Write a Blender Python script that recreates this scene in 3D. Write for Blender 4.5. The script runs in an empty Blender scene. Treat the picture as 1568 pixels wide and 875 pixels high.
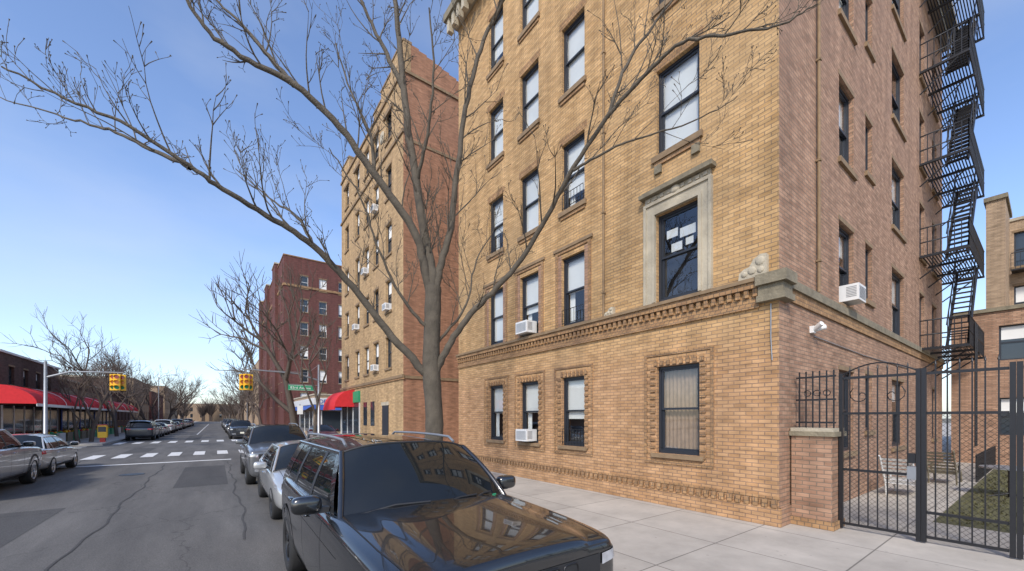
import bpy, math, random
from mathutils import Vector, Matrix
from mathutils.bvhtree import BVHTree
random.seed(7)
sc=bpy.context.scene
COL=sc.collection
# ------------------------------------------------------------------ materials
MATS={}
def nm(name):
    m=bpy.data.materials.new(name); m.use_nodes=True; MATS[name]=m
    nt=m.node_tree; b=nt.nodes['Principled BSDF']; return m,nt,b
def setp(b,**k):
    for a,v in k.items(): b.inputs[a.replace('_',' ')].default_value=v
def col(c): return (c[0],c[1],c[2],1)
def plain(name,c,rough=.6,metal=0,coat=0,var=.25,scale=6,spec=.5,bump=0,bscale=40):
    m,nt,b=nm(name); N=nt.nodes; L=nt.links
    tc=N.new('ShaderNodeTexCoord'); n=N.new('ShaderNodeTexNoise'); n.inputs['Scale'].default_value=scale; n.inputs['Detail'].default_value=6
    L.new(tc.outputs['Object'],n.inputs['Vector'])
    mx=N.new('ShaderNodeMix'); mx.data_type='RGBA'
    mx.inputs[6].default_value=col([x*(1-var) for x in c]); mx.inputs[7].default_value=col([min(1,x*(1+var)) for x in c])
    L.new(n.outputs['Fac'],mx.inputs[0]); L.new(mx.outputs[2],b.inputs['Base Color'])
    setp(b,Roughness=rough,Metallic=metal); b.inputs['Coat Weight'].default_value=coat; b.inputs['Specular IOR Level'].default_value=spec
    b.inputs['Coat Roughness'].default_value=.03
    if bump:
        n2=N.new('ShaderNodeTexNoise'); n2.inputs['Scale'].default_value=bscale; n2.inputs['Detail'].default_value=8; L.new(tc.outputs['Object'],n2.inputs['Vector'])
        bp=N.new('ShaderNodeBump'); bp.inputs['Strength'].default_value=bump; bp.inputs['Distance'].default_value=.02
        L.new(n2.outputs['Fac'],bp.inputs['Height']); L.new(bp.outputs[0],b.inputs['Normal'])
    return m
def brick(name,c1,c2,mort,bw=.21,rh=.072,stain=(.3,.22,.17),low=None,low_z=4.0):
    m,nt,b=nm(name); N=nt.nodes; L=nt.links
    uv=N.new('ShaderNodeUVMap'); tc=N.new('ShaderNodeTexCoord')
    br=N.new('ShaderNodeTexBrick'); L.new(uv.outputs[0],br.inputs['Vector'])
    br.inputs['Scale'].default_value=1; br.inputs['Brick Width'].default_value=bw; br.inputs['Row Height'].default_value=rh
    br.inputs['Mortar Size'].default_value=.008; br.inputs['Mortar Smooth'].default_value=.3; br.inputs['Bias'].default_value=-.1
    br.inputs['Color1'].default_value=col(c1); br.inputs['Color2'].default_value=col(c2); br.inputs['Mortar'].default_value=col(mort)
    out=br.outputs['Color']
    def mul(scale,det,lo,hi,f=1):
        nonlocal out
        mp=N.new('ShaderNodeMapping'); mp.inputs['Scale'].default_value=scale; L.new(uv.outputs[0],mp.inputs[0])
        n0=N.new('ShaderNodeTexNoise'); n0.inputs['Scale'].default_value=1; n0.inputs['Detail'].default_value=det; L.new(mp.outputs[0],n0.inputs['Vector'])
        r0=N.new('ShaderNodeMapRange'); r0.inputs['From Min'].default_value=.3; r0.inputs['From Max'].default_value=.7; r0.inputs['To Min'].default_value=lo; r0.inputs['To Max'].default_value=hi; L.new(n0.outputs['Fac'],r0.inputs[0])
        m0=N.new('ShaderNodeMix'); m0.data_type='RGBA'; m0.blend_type='MULTIPLY'; m0.inputs[0].default_value=f; L.new(out,m0.inputs[6]); L.new(r0.outputs[0],m0.inputs[7]); out=m0.outputs[2]
    mul((2.2,9,1),3,.74,1.2); mul((2.6,.22,1),4,.76,1.1)
    n1=N.new('ShaderNodeTexNoise'); n1.inputs['Scale'].default_value=.45; n1.inputs['Detail'].default_value=7; n1.inputs['Roughness'].default_value=.62; L.new(tc.outputs['Object'],n1.inputs['Vector'])
    r1=N.new('ShaderNodeMapRange'); r1.inputs['From Min'].default_value=.5; r1.inputs['From Max'].default_value=.75; r1.inputs['To Max'].default_value=.6; L.new(n1.outputs['Fac'],r1.inputs[0])
    m1=N.new('ShaderNodeMix'); m1.data_type='RGBA'; m1.inputs[7].default_value=col(stain); L.new(r1.outputs[0],m1.inputs[0]); L.new(out,m1.inputs[6]); out=m1.outputs[2]
    if low:
        sp=N.new('ShaderNodeSeparateXYZ'); L.new(tc.outputs['Object'],sp.inputs[0])
        r2=N.new('ShaderNodeMapRange'); r2.inputs['From Min'].default_value=low_z-1.2; r2.inputs['From Max'].default_value=low_z; r2.inputs['To Min'].default_value=1; r2.inputs['To Max'].default_value=0; L.new(sp.outputs[2],r2.inputs[0])
        m2=N.new('ShaderNodeMix'); m2.data_type='RGBA'; m2.blend_type='MULTIPLY'; m2.inputs[7].default_value=col(low); L.new(r2.outputs[0],m2.inputs[0]); L.new(out,m2.inputs[6]); out=m2.outputs[2]
    L.new(out,b.inputs['Base Color']); setp(b,Roughness=.88); b.inputs['Specular IOR Level'].default_value=.25
    bp=N.new('ShaderNodeBump'); bp.inputs['Strength'].default_value=.6; bp.inputs['Distance'].default_value=.012; bp.invert=True
    L.new(br.outputs['Fac'],bp.inputs['Height']); L.new(bp.outputs[0],b.inputs['Normal'])
    return m
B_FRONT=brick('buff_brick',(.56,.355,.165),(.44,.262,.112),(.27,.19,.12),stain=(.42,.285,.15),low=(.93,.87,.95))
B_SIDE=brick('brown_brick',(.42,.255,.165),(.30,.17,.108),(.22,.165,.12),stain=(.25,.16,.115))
B_TRIM=brick('trim_brick',(.42,.25,.12),(.30,.17,.085),(.2,.14,.09),bw=.11,rh=.078,stain=(.17,.11,.075))
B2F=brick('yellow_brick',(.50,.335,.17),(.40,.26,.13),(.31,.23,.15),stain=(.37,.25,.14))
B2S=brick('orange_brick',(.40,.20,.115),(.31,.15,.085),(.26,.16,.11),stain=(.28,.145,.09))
B_RED=brick('red_brick',(.16,.058,.048),(.115,.043,.037),(.12,.07,.06),stain=(.12,.048,.04))
B_TAN=brick('tan_brick',(.43,.31,.20),(.35,.25,.16),(.30,.23,.17),stain=(.29,.21,.14))
B_BROWN=brick('dark_brick',(.13,.075,.06),(.09,.055,.045),(.1,.07,.06),stain=(.08,.055,.045))
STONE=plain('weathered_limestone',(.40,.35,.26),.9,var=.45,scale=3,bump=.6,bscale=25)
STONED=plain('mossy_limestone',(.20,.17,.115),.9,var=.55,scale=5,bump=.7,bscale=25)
SILL=plain('sill_stone',(.22,.15,.085),.9,var=.45,scale=6)
FRAME=plain('dark_window_frame',(.022,.026,.034),.4,var=.1)
WFRAME=plain('white_window_frame',(.6,.6,.58),.5,var=.1)
BLIND=plain('window_blind',(.72,.72,.69),.8,var=.10,scale=2)
CURT=plain('brown_curtain',(.30,.21,.14),.9,var=.4,scale=9)
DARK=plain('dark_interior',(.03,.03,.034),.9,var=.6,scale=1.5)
DGLASS=plain('dark_glass',(.03,.04,.05),.08,var=.3,scale=.7,spec=.6)
ROOFM=plain('roofing',(.06,.06,.06),.9)
IRON=plain('black_iron',(.012,.012,.014),.42,var=.3,scale=20)
WHITE=plain('white_plastic',(.68,.68,.66),.45,var=.08)
GRAYM=plain('galvanised_steel',(.30,.31,.32),.45,metal=.6,var=.2)
YEL=plain('signal_yellow',(.78,.46,.02),.45,var=.1)
REDAW=plain('red_awning',(.55,.03,.035),.75,var=.2,spec=.2)
BLUEAW=plain('blue_awning',(.03,.08,.30),.6,var=.15)
GRNS=plain('sign_green',(.01,.26,.12),.5,var=.05)
REDL=plain('red_lens',(.5,.02,.02),.2,coat=.6,var=.05)
AMBER=plain('amber_lens',(.7,.25,.02),.2,var=.05)
PAINTW=plain('road_paint',(.58,.58,.56),.8,var=.35,scale=9)
BARK=plain('bark',(.085,.067,.052),.9,var=.55,scale=9,bump=1,bscale=26)
BARKG=plain('mossy_bark',(.088,.073,.053),.9,var=.6,scale=5,bump=1,bscale=30)
BARKF=plain('far_bark',(.10,.075,.06),.95,var=.3)
m,nt,b=nm('window_glass'); N=nt.nodes; L=nt.links
tr=N.new('ShaderNodeBsdfTransparent'); gl=N.new('ShaderNodeBsdfGlossy'); gl.inputs['Roughness'].default_value=.015; gl.inputs['Color'].default_value=(.95,.97,1,1)
tr.inputs['Color'].default_value=(.88,.9,.9,1)
lw=N.new('ShaderNodeLayerWeight'); lw.inputs['Blend'].default_value=.5
pw=N.new('ShaderNodeMath'); pw.operation='POWER'; pw.inputs[1].default_value=4.5; L.new(lw.outputs['Facing'],pw.inputs[0])
ad=N.new('ShaderNodeMath'); ad.operation='MULTIPLY_ADD'; ad.inputs[1].default_value=.85; ad.inputs[2].default_value=.10; L.new(pw.outputs[0],ad.inputs[0])
tcg=N.new('ShaderNodeTexCoord'); ng=N.new('ShaderNodeTexNoise'); ng.inputs['Scale'].default_value=1.6; L.new(tcg.outputs['Object'],ng.inputs['Vector']); bg_=N.new('ShaderNodeBump'); bg_.inputs['Strength'].default_value=.05; bg_.inputs['Distance'].default_value=.05; L.new(ng.outputs['Fac'],bg_.inputs['Height']); L.new(bg_.outputs[0],gl.inputs['Normal'])
mix=N.new('ShaderNodeMixShader'); L.new(ad.outputs[0],mix.inputs[0]); L.new(tr.outputs[0],mix.inputs[1]); L.new(gl.outputs[0],mix.inputs[2])
L.new(mix.outputs[0],N['Material Output'].inputs[0]); GLASS=m
def slabs(name,c,w,joint=.010):
    m,nt,b=nm(name); N=nt.nodes; L=nt.links
    tc=N.new('ShaderNodeTexCoord'); br=N.new('ShaderNodeTexBrick'); br.offset=0; br.inputs['Scale'].default_value=1
    br.inputs['Brick Width'].default_value=w; br.inputs['Row Height'].default_value=w; br.inputs['Mortar Size'].default_value=joint; br.inputs['Mortar Smooth'].default_value=.1
    br.inputs['Color1'].default_value=col(c); br.inputs['Color2'].default_value=col([x*.84 for x in c]); br.inputs['Mortar'].default_value=col([x*.38 for x in c])
    L.new(tc.outputs['Object'],br.inputs['Vector'])
    n=N.new('ShaderNodeTexNoise'); n.inputs['Scale'].default_value=1.1; n.inputs['Detail'].default_value=10; n.inputs['Roughness'].default_value=.68; L.new(tc.outputs['Object'],n.inputs['Vector'])
    r=N.new('ShaderNodeMapRange'); r.inputs['From Min'].default_value=.3; r.inputs['From Max'].default_value=.7; r.inputs['To Min'].default_value=.76; r.inputs['To Max'].default_value=1.1; L.new(n.outputs['Fac'],r.inputs[0])
    mu=N.new('ShaderNodeMix'); mu.data_type='RGBA'; mu.blend_type='MULTIPLY'; mu.inputs[0].default_value=1; L.new(br.outputs['Color'],mu.inputs[6]); L.new(r.outputs[0],mu.inputs[7])
    v=N.new('ShaderNodeTexVoronoi'); v.inputs['Scale'].default_value=3.3; L.new(tc.outputs['Object'],v.inputs['Vector'])
    r3=N.new('ShaderNodeMapRange'); r3.inputs['From Min'].default_value=.05; r3.inputs['From Max'].default_value=.075; r3.inputs['To Min'].default_value=.55; r3.inputs['To Max'].default_value=1; L.new(v.outputs['Distance'],r3.inputs[0])
    mu2=N.new('ShaderNodeMix'); mu2.data_type='RGBA'; mu2.blend_type='MULTIPLY'; mu2.inputs[0].default_value=.5; L.new(mu.outputs[2],mu2.inputs[6]); L.new(r3.outputs[0],mu2.inputs[7])
    L.new(mu2.outputs[2],b.inputs['Base Color']); setp(b,Roughness=.88)
    return m
WALK=slabs('sidewalk_concrete',(.48,.435,.37),1.52)
def asphalt(name,lo,hi):
    m,nt,b=nm(name); N=nt.nodes; L=nt.links
    tc=N.new('ShaderNodeTexCoord'); n=N.new('ShaderNodeTexNoise'); n.inputs['Scale'].default_value=.5; n.inputs['Detail'].default_value=9; n.inputs['Roughness'].default_value=.68
    mp=N.new('ShaderNodeMapping'); mp.inputs['Scale'].default_value=(1.8,.3,1); L.new(tc.outputs['Object'],mp.inputs[0]); L.new(mp.outputs[0],n.inputs['Vector'])
    n2=N.new('ShaderNodeTexNoise'); n2.inputs['Scale'].default_value=60; n2.inputs['Detail'].default_value=3; L.new(tc.outputs['Object'],n2.inputs['Vector'])
    cr=N.new('ShaderNodeValToRGB'); cr.color_ramp.elements[0].position=.32; cr.color_ramp.elements[0].color=col(lo); cr.color_ramp.elements[1].position=.68; cr.color_ramp.elements[1].color=col(hi)
    L.new(n.outputs['Fac'],cr.inputs[0]); mu=N.new('ShaderNodeMix'); mu.data_type='RGBA'; mu.blend_type='OVERLAY'; mu.inputs[0].default_value=.7; L.new(cr.outputs[0],mu.inputs[6]); L.new(n2.outputs['Fac'],mu.inputs[7])
    v=N.new('ShaderNodeTexVoronoi'); v.feature='DISTANCE_TO_EDGE'; v.inputs['Scale'].default_value=.28
    nd=N.new('ShaderNodeTexNoise'); nd.inputs['Scale'].default_value=1.5; nd.inputs['Detail'].default_value=5; L.new(tc.outputs['Object'],nd.inputs['Vector'])
    vm=N.new('ShaderNodeVectorMath'); vm.operation='ADD'; L.new(tc.outputs['Object'],vm.inputs[0]); L.new(nd.outputs['Color'],vm.inputs[1]); L.new(vm.outputs[0],v.inputs['Vector'])
    rr=N.new('ShaderNodeMapRange'); rr.inputs['From Max'].default_value=.006; rr.inputs['To Min'].default_value=.62; L.new(v.outputs['Distance'],rr.inputs[0])
    mu3=N.new('ShaderNodeMix'); mu3.data_type='RGBA'; mu3.blend_type='MULTIPLY'; mu3.inputs[0].default_value=1; L.new(mu.outputs[2],mu3.inputs[6]); L.new(rr.outputs[0],mu3.inputs[7])
    L.new(mu3.outputs[2],b.inputs['Base Color']); setp(b,Roughness=.85); b.inputs['Specular IOR Level'].default_value=.3
    bp=N.new('ShaderNodeBump'); bp.inputs['Strength'].default_value=.4; bp.inputs['Distance'].default_value=.01; L.new(n2.outputs['Fac'],bp.inputs['Height']); L.new(bp.outputs[0],b.inputs['Normal'])
    return m
ASPH=asphalt('asphalt',(.078,.075,.071),(.15,.143,.132)); ASPH2=asphalt('patched_asphalt',(.055,.053,.051),(.085,.082,.078))
KERB=plain('kerb_stone',(.30,.285,.26),.85,var=.2,scale=2)
EARTH=plain('earth',(.16,.14,.10),.95,var=.3,scale=.5)
GRASSM=plain('grass_blades',(.095,.09,.038),.9,var=.5,scale=1.5)
# ------------------------------------------------------------------ mesh builder
class MB:
    def __init__(s): s.v=[];s.f=[];s.m=[];s.sm=[];s.mats=[]
    def mi(s,m):
        if m not in s.mats: s.mats.append(m)
        return s.mats.index(m)
    def face(s,pts,m,sm=False):
        i=len(s.v); s.v+= [tuple(p) for p in pts]; s.f.append(tuple(range(i,i+len(pts)))); s.m.append(s.mi(m)); s.sm.append(sm)
    def box(s,x0,x1,y0,y1,z0,z1,m):
        i=len(s.v); s.v+=[(x0,y0,z0),(x1,y0,z0),(x1,y1,z0),(x0,y1,z0),(x0,y0,z1),(x1,y0,z1),(x1,y1,z1),(x0,y1,z1)]
        for f in ((3,2,1,0),(4,5,6,7),(0,1,5,4),(1,2,6,5),(2,3,7,6),(3,0,4,7)):
            s.f.append(tuple(i+k for k in f)); s.m.append(s.mi(m)); s.sm.append(False)
    def grid(s,rows,m,sm=True,cu=False,cv=False):
        i=len(s.v); nr=len(rows); nc=len(rows[0]); k=s.mi(m)
        for r in rows: s.v+=[tuple(p) for p in r]
        for a in range(nr if cv else nr-1):
            for c in range(nc if cu else nc-1):
                a2=(a+1)%nr; c2=(c+1)%nc
                s.f.append((i+a*nc+c,i+a*nc+c2,i+a2*nc+c2,i+a2*nc+c)); s.m.append(k); s.sm.append(sm)
    def tube(s,pts,r,m,n=8,cap=True):
        pts=[Vector(p) for p in pts]; rows=[]
        for i,p in enumerate(pts):
            t=(pts[min(i+1,len(pts)-1)]-pts[max(i-1,0)]).normalized()
            a=t.cross(Vector((0,0,1)));
            if a.length<.05: a=t.cross(Vector((1,0,0)))
            a.normalize(); b2=t.cross(a); rr=r[i] if isinstance(r,(list,tuple)) else r
            rows.append([p+a*math.cos(2*math.pi*k/n)*rr+b2*math.sin(2*math.pi*k/n)*rr for k in range(n)])
        s.grid(rows,m,True,cu=True)
        if cap: s.face(rows[0][::-1],m); s.face(rows[-1],m)
    def ell(s,c,r,m,p=1,nu=16,nv=10):
        sg=lambda v,e:math.copysign(abs(v)**e,v); rows=[]
        for j in range(nv+1):
            ph=-math.pi/2+math.pi*j/nv; rows.append([(c[0]+r[0]*sg(math.cos(ph),p)*sg(math.cos(2*math.pi*i/nu),p),c[1]+r[1]*sg(math.cos(ph),p)*sg(math.sin(2*math.pi*i/nu),p),c[2]+r[2]*sg(math.sin(ph),p)) for i in range(nu)])
        s.grid(rows,m,True,cu=True)
    def lathe_x(s,c,prof,m,n=32,sm=True):
        rows=[[(c[0]+px,c[1]+pr*math.cos(2*math.pi*k/n),c[2]+pr*math.sin(2*math.pi*k/n)) for k in range(n)] for px,pr in prof]
        s.grid(rows,m,sm,cu=True)
    def mesh(s,name):
        me=bpy.data.meshes.new(name); me.from_pydata(s.v,[],s.f); 
        for m in s.mats: me.materials.append(m)
        me.polygons.foreach_set('material_index',s.m); me.polygons.foreach_set('use_smooth',s.sm)
        uv=me.uv_layers.new(name='UVMap'); me.update()
        for p in me.polygons:
            n=p.normal; ax=max(range(3),key=lambda k:abs(n[k]))
            for li in p.loop_indices:
                v=me.vertices[me.loops[li].vertex_index].co
                uv.data[li].uv=((v.y,v.z) if ax==0 else (v.x,v.z) if ax==1 else (v.x,v.y))
        return me
    def obj(s,name,parent=None):
        o=bpy.data.objects.new(name,s.mesh(name)); COL.objects.link(o)
        if parent: o.parent=parent
        return o
def empty(name,loc=(0,0,0)):
    e=bpy.data.objects.new(name,None); e.location=loc; COL.objects.link(e); return e
def plane(axis,c,s=1):
    if axis=='x': return lambda u,z,d:(c+d*s,u,z)
    return lambda u,z,d:(u,c+d*s,z)
def pbox(mb,P,u0,u1,z0,z1,d0,d1,m):
    a=P(u0,z0,d0); b_=P(u1,z1,d1)
    mb.box(min(a[0],b_[0]),max(a[0],b_[0]),min(a[1],b_[1]),max(a[1],b_[1]),min(a[2],b_[2]),max(a[2],b_[2]),m)
def wall(mb,P,u0,u1,z0,z1,ops,m,dep=.2):
    us=sorted({u0,u1,*[o[0] for o in ops],*[o[1] for o in ops]}); zs=sorted({z0,z1,*[o[2] for o in ops],*[o[3] for o in ops]})
    for i in range(len(us)-1):
        for j in range(len(zs)-1):
            uc=(us[i]+us[i+1])/2; zc=(zs[j]+zs[j+1])/2
            if any(o[0]<uc<o[1] and o[2]<zc<o[3] for o in ops): continue
            mb.face([P(us[i],zs[j],0),P(us[i+1],zs[j],0),P(us[i+1],zs[j+1],0),P(us[i],zs[j+1],0)],m)
    for a,b_,c,d in ops:
        for q in ([(a,c,0),(a,d,0),(a,d,dep),(a,c,dep)],[(b_,c,0),(b_,c,dep),(b_,d,dep),(b_,d,0)],[(a,d,0),(b_,d,0),(b_,d,dep),(a,d,dep)],[(a,c,0),(a,c,dep),(b_,c,dep),(b_,c,0)]):
            mb.face([P(*k) for k in q],m)
def window(mb,P,a,b_,c,d,fm=FRAME,blind=None,detail=True,dep=.2):
    t=.055; mid=(c+d)/2+.02
    if not detail:
        pbox(mb,P,a,b_,c,d,dep-.02,dep+.02,DGLASS)
        for q in ((a,a+t,c,d),(b_-t,b_,c,d),(a+t,b_-t,c,c+t),(a+t,b_-t,d-t,d),(a+t,b_-t,mid-.03,mid+.03)): pbox(mb,P,*q,dep-.06,dep-.015,fm)
        if blind: pbox(mb,P,a+t,b_-t,d-(d-c)*blind,d-t,dep-.027,dep-.018,BLIND)
        return
    for q in ((a,a+t,c,d),(b_-t,b_,c,d),(a+t,b_-t,c,c+t+.02),(a+t,b_-t,d-t,d)): pbox(mb,P,*q,.09,.2,fm)
    s=.045
    for z0,z1,dd in ((mid-.02,d-t,.115),(c+t+.02,mid+.025,.15)):
        for q in ((a+t,a+t+s,z0,z1),(b_-t-s,b_-t,z0,z1),(a+t+s,b_-t-s,z0,z0+s),(a+t+s,b_-t-s,z1-s,z1)): pbox(mb,P,*q,dd,dd+.033,fm)
        mb.face([P(a+t+s,z0+s,dd+.02),P(b_-t-s,z0+s,dd+.02),P(b_-t-s,z1-s,dd+.02),P(a+t+s,z1-s,dd+.02)],GLASS)
    if blind:
        if blind<=1:
            zb=d-(d-c)*blind
            mb.face([P(a+.02,zb,.205),P(b_-.02,zb,.205),P(b_-.02,d-.02,.205),P(a+.02,d-.02,.205)],BLIND)
            pbox(mb,P,a+.03,b_-.03,zb-.015,zb+.015,.2,.215,BLIND)
            if blind<.9 and random.random()<.6:
                for u0,u1 in ((a+.05,a+.27),(b_-.27,b_-.05)):
                    mb.grid([[P(u0+(u1-u0)*i/14,z,.27+.02*math.sin(i*1.5)) for i in range(15)] for z in (c,d)],BLIND)
        else:
            mb.grid([[P(a+(b_-a)*i/40,z,.25+.02*math.sin(i*1.7)) for i in range(41)] for z in (c,d)],CURT)
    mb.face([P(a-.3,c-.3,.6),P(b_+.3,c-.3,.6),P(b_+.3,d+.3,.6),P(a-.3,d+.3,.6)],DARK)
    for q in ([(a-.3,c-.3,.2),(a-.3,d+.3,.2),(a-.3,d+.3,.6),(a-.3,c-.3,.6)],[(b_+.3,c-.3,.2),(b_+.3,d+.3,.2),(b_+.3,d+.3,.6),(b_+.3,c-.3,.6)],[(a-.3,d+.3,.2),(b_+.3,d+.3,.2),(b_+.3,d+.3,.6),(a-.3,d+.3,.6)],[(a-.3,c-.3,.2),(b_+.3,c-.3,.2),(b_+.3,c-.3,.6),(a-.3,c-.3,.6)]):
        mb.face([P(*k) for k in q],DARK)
# ------------------------------------------------------------------ building 1
X0=7.84; Y0=2.82; Y1=14.2; H1=17.6; XE=25.0
b1=empty('brick_apartment_building')
PF=plane('x',X0); PS=plane('y',Y0)
walls=MB(); wins=MB(); trim=MB()
cols=[(4.24,5.22,'A'),(7.37,8.24,'B'),(9.25,10.15,'C'),(11.1,11.98,'D')]
sills=[1.12,4.44,7.66,10.9,14.1]; hts=[1.9,1.92,1.88,1.9,1.95]
ops=[]
for a,b_,k in cols:
    for r in range(5): ops.append((a,b_,sills[r],sills[r]+hts[r],k,r))
wall(walls,PF,Y0,Y1,-.2,H1,[o[:4] for o in ops],B_FRONT)
bl={('A',0):2,('A',1):0,('A',2):.9,('B',0):.6,('B',1):.5,('B',2):.75,('B',3):.95,('C',0):.5,('C',1):.6,('C',2):.97,('C',3):.97,('D',0):.5,('D',1):.9,('D',2):.6,('D',3):.9,('C',4):.8,('D',4):.7}
for a,b_,c,d,k,r in ops:
    window(wins,PF,a,b_,c,d,blind=bl.get((k,r),.5))
    if r>=2 or (r==1 and k!='A'):
        pbox(trim,PF,a-.08,b_+.08,c-.13,c-.003,-.07,.06,SILL)
        pbox(trim,PF,a-.03,b_+.03,c-.22,c-.133,-.035,.02,B_TRIM)
        if k=='A' and r==2:
            pbox(trim,PF,a-.02,a+.14,c-.40,c-.223,-.06,.02,STONED); pbox(trim,PF,b_-.14,b_+.02,c-.40,c-.223,-.06,.02,STONED)
    if r>=2:
        u=a-.08
        while u<b_+.04: pbox(trim,PF,u,u+.066,d+.004,d+.21,-.006,.02,B_TRIM); u+=.075
    if r==1 and k!='A':
        for q in ((a-.24,a-.14,c,d+.22),(b_+.14,b_+.24,c,d+.22),(a-.14,b_+.14,d+.14,d+.22)): pbox(trim,PF,*q,-.03,.02,B_TRIM)
        pbox(trim,PF,a-.3,b_+.3,d+.223,d+.3,-.055,.02,SILL)
        for q in ((a-.137,a-.003,c,d+.1),(b_+.003,b_+.137,c,d+.1)): pbox(trim,PF,*q,-.010,.02,B_SIDE)
    if r==0:
        for q in ((a-.3,a-.235,c-.22,d+.3),(b_+.235,b_+.3,c-.22,d+.3),(a-.235,b_+.235,d+.235,d+.3),(a-.235,b_+.235,c-.22,c-.15)): pbox(trim,PF,*q,-.025,.02,B_TRIM)
        pbox(trim,PF,a-.1,b_+.1,c-.09,c-.003,-.07,.06,SILL)
        z=c-.05
        while z<d+.05:
            pbox(trim,PF,a-.14,a-.02,z,z+.08,-.035,.02,B_TRIM); pbox(trim,PF,b_+.02,b_+.14,z,z+.08,-.035,.02,B_TRIM); 
            pbox(trim,PF,a-.232,a-.142,z+.04,z+.10,-.012,.02,B_TRIM); pbox(trim,PF,b_+.142,b_+.232,z+.04,z+.10,-.012,.02,B_TRIM); z+=.155
        u=a-.1
        while u<b_+.06: pbox(trim,PF,u,u+.075,d+.02,d+.16,-.035,.02,B_TRIM); u+=.15
# papers / stickers stuck in the upper sash of the framed window
for q in ((4.40,4.75,5.75,5.95),(4.80,5.06,5.82,6.0),(4.45,4.62,5.55,5.7),(4.7,4.95,5.5,5.68)): pbox(wins,PF,*q,.15,.155,BLIND)
a,b_,c,d=4.24,5.22,sills[1],sills[1]+hts[1]
for q in ((a-.24,a-.02,c-.02,d+.24),(b_+.02,b_+.24,c-.02,d+.24),(a-.02,b_+.02,d+.02,d+.24)): pbox(trim,PF,*q,-.05,.03,STONE)
for q in ((a-.28,a-.22,c-.02,d+.3),(b_+.22,b_+.28,c-.02,d+.3),(a-.22,b_+.22,d+.235,d+.3)): pbox(trim,PF,*q,-.085,.03,STONE)
for q in ((a-.07,a-.005,c,d+.07),(b_+.005,b_+.07,c,d+.07),(a-.005,b_+.005,d+.005,d+.07)): pbox(trim,PF,*q,-.075,.03,STONE)
pbox(trim,PF,a-.25,b_+.25,d+.303,d+.43,-.06,.03,STONE)
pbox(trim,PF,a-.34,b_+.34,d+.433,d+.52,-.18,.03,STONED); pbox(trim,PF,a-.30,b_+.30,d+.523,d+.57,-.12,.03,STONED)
for q in range(9): pbox(trim,PF,a-.2+q*.16,a-.12+q*.16,d+.33,d+.40,-.085,.0,STONE)
trim.ell((X0-.06,(a+b_)/2,d+.36),(.06,.12,.09),STONE)
def belt(P,u0,u1,z,ext0=0):
    pbox(trim,P,u0-ext0*.05,u1,z-.53,z-.46,-.05,.03,B_TRIM)
    pbox(trim,P,u0,u1,z-.46,z-.32,-.02,.03,B_TRIM)
    u=u0+.02
    while u<u1-.1: pbox(trim,P,u,u+.075,z-.32,z-.18,-.075,.03,B_TRIM); u+=.15
    pbox(trim,P,u0,u1,z-.178,z-.07,-.10,.03,B_TRIM); pbox(trim,P,u0,u1,z-.068,z,-.14,.03,SILL)
belt(PF,Y0+.30,Y1,4.40); 
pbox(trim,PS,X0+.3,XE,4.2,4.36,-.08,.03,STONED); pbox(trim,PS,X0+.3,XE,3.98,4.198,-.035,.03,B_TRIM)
trim.box(X0-.17,X0+.32,Y0-.17,Y0+.32,4.23,4.42,STONED); trim.box(X0-.10,X0+.30,Y0-.10,Y0+.30,4.05,4.228,STONED); trim.box(X0-.14,X0+.31,Y0-.14,Y0+.31,3.94,4.048,STONED)
pbox(trim,PF,Y0-.03,Y1,-.2,.33,-.03,.03,B_FRONT); pbox(trim,PS,X0-.028,XE,-.2,.33,-.028,.03,B_SIDE)
u=Y0+.02
while u<Y1-.1: pbox(trim,PF,u,u+.085,.333,.47,-.055,.03,B_TRIM); u+=.15
pbox(trim,PF,Y0-.01,Y1,.473,.52,-.02,.03,B_TRIM)
def scroll(y0,y1,h):
    pr=[(0,0),(1,0),(.97,.35),(.8,.5),(.6,.55),(.45,.85),(.2,1),(0,.95)]
    f=[(X0-.10,y0+(y1-y0)*p,4.4+h*q) for p,q in pr]; g=[(X0+.05,y0+(y1-y0)*p,4.4+h*q) for p,q in pr]
    trim.face(f,STONE); trim.grid([f,g],STONE,False,cu=True)
    for p,q,r in ((.22,.70,.20),(.5,.35,.18),(.78,.25,.13),(.2,.3,.14)): trim.ell((X0-.10,y0+(y1-y0)*p,4.4+h*q),(.025,h*r,h*r),STONE)
scroll(2.98,3.45,.40); scroll(6.35,6.62,.2)
for P,u in ((PF,6.68),(PS,9.65)):
    p=P(u,0,-.05); trim.tube([(p[0],p[1],4.4),(p[0],p[1],H1)],.03,SILL,8)
    for z in range(5,17,2): trim.box(p[0]-.04,p[0]+.04,p[1]-.04,p[1]+.04,z,z+.04,SILL)
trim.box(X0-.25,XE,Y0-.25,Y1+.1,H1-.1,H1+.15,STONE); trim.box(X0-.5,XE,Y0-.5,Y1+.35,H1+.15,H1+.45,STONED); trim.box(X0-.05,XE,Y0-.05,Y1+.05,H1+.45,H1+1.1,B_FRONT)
for k in range(30): trim.box(X0-.42,X0-.2,Y0+.1+k*.39,Y0+.28+k*.39,H1-.35,H1+.148,STONE)
sops=[]
for r in range(5):
    z=sills[r]
    sops+= [(11.1,12.2,z,z+1.85),(13.2,13.85,z+.45,z+1.88),(16.0,17.6,z-.1,z+1.9),(20.1,21.0,z-.05,z+1.9),(22.6,23.6,z-.05,z+1.9)]
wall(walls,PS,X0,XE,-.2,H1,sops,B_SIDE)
for i,o in enumerate(sops):
    window(wins,PS,*o,blind=random.choice([.3,.4,.5,0,.7]))
    pbox(trim,PS,o[0]-.08,o[1]+.08,o[2]-.12,o[2]-.003,-.06,.06,SILL)
    pbox(trim,PS,o[0]-.04,o[1]+.04,o[3]+.003,o[3]+.1,-.008,.02,SILL)
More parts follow.
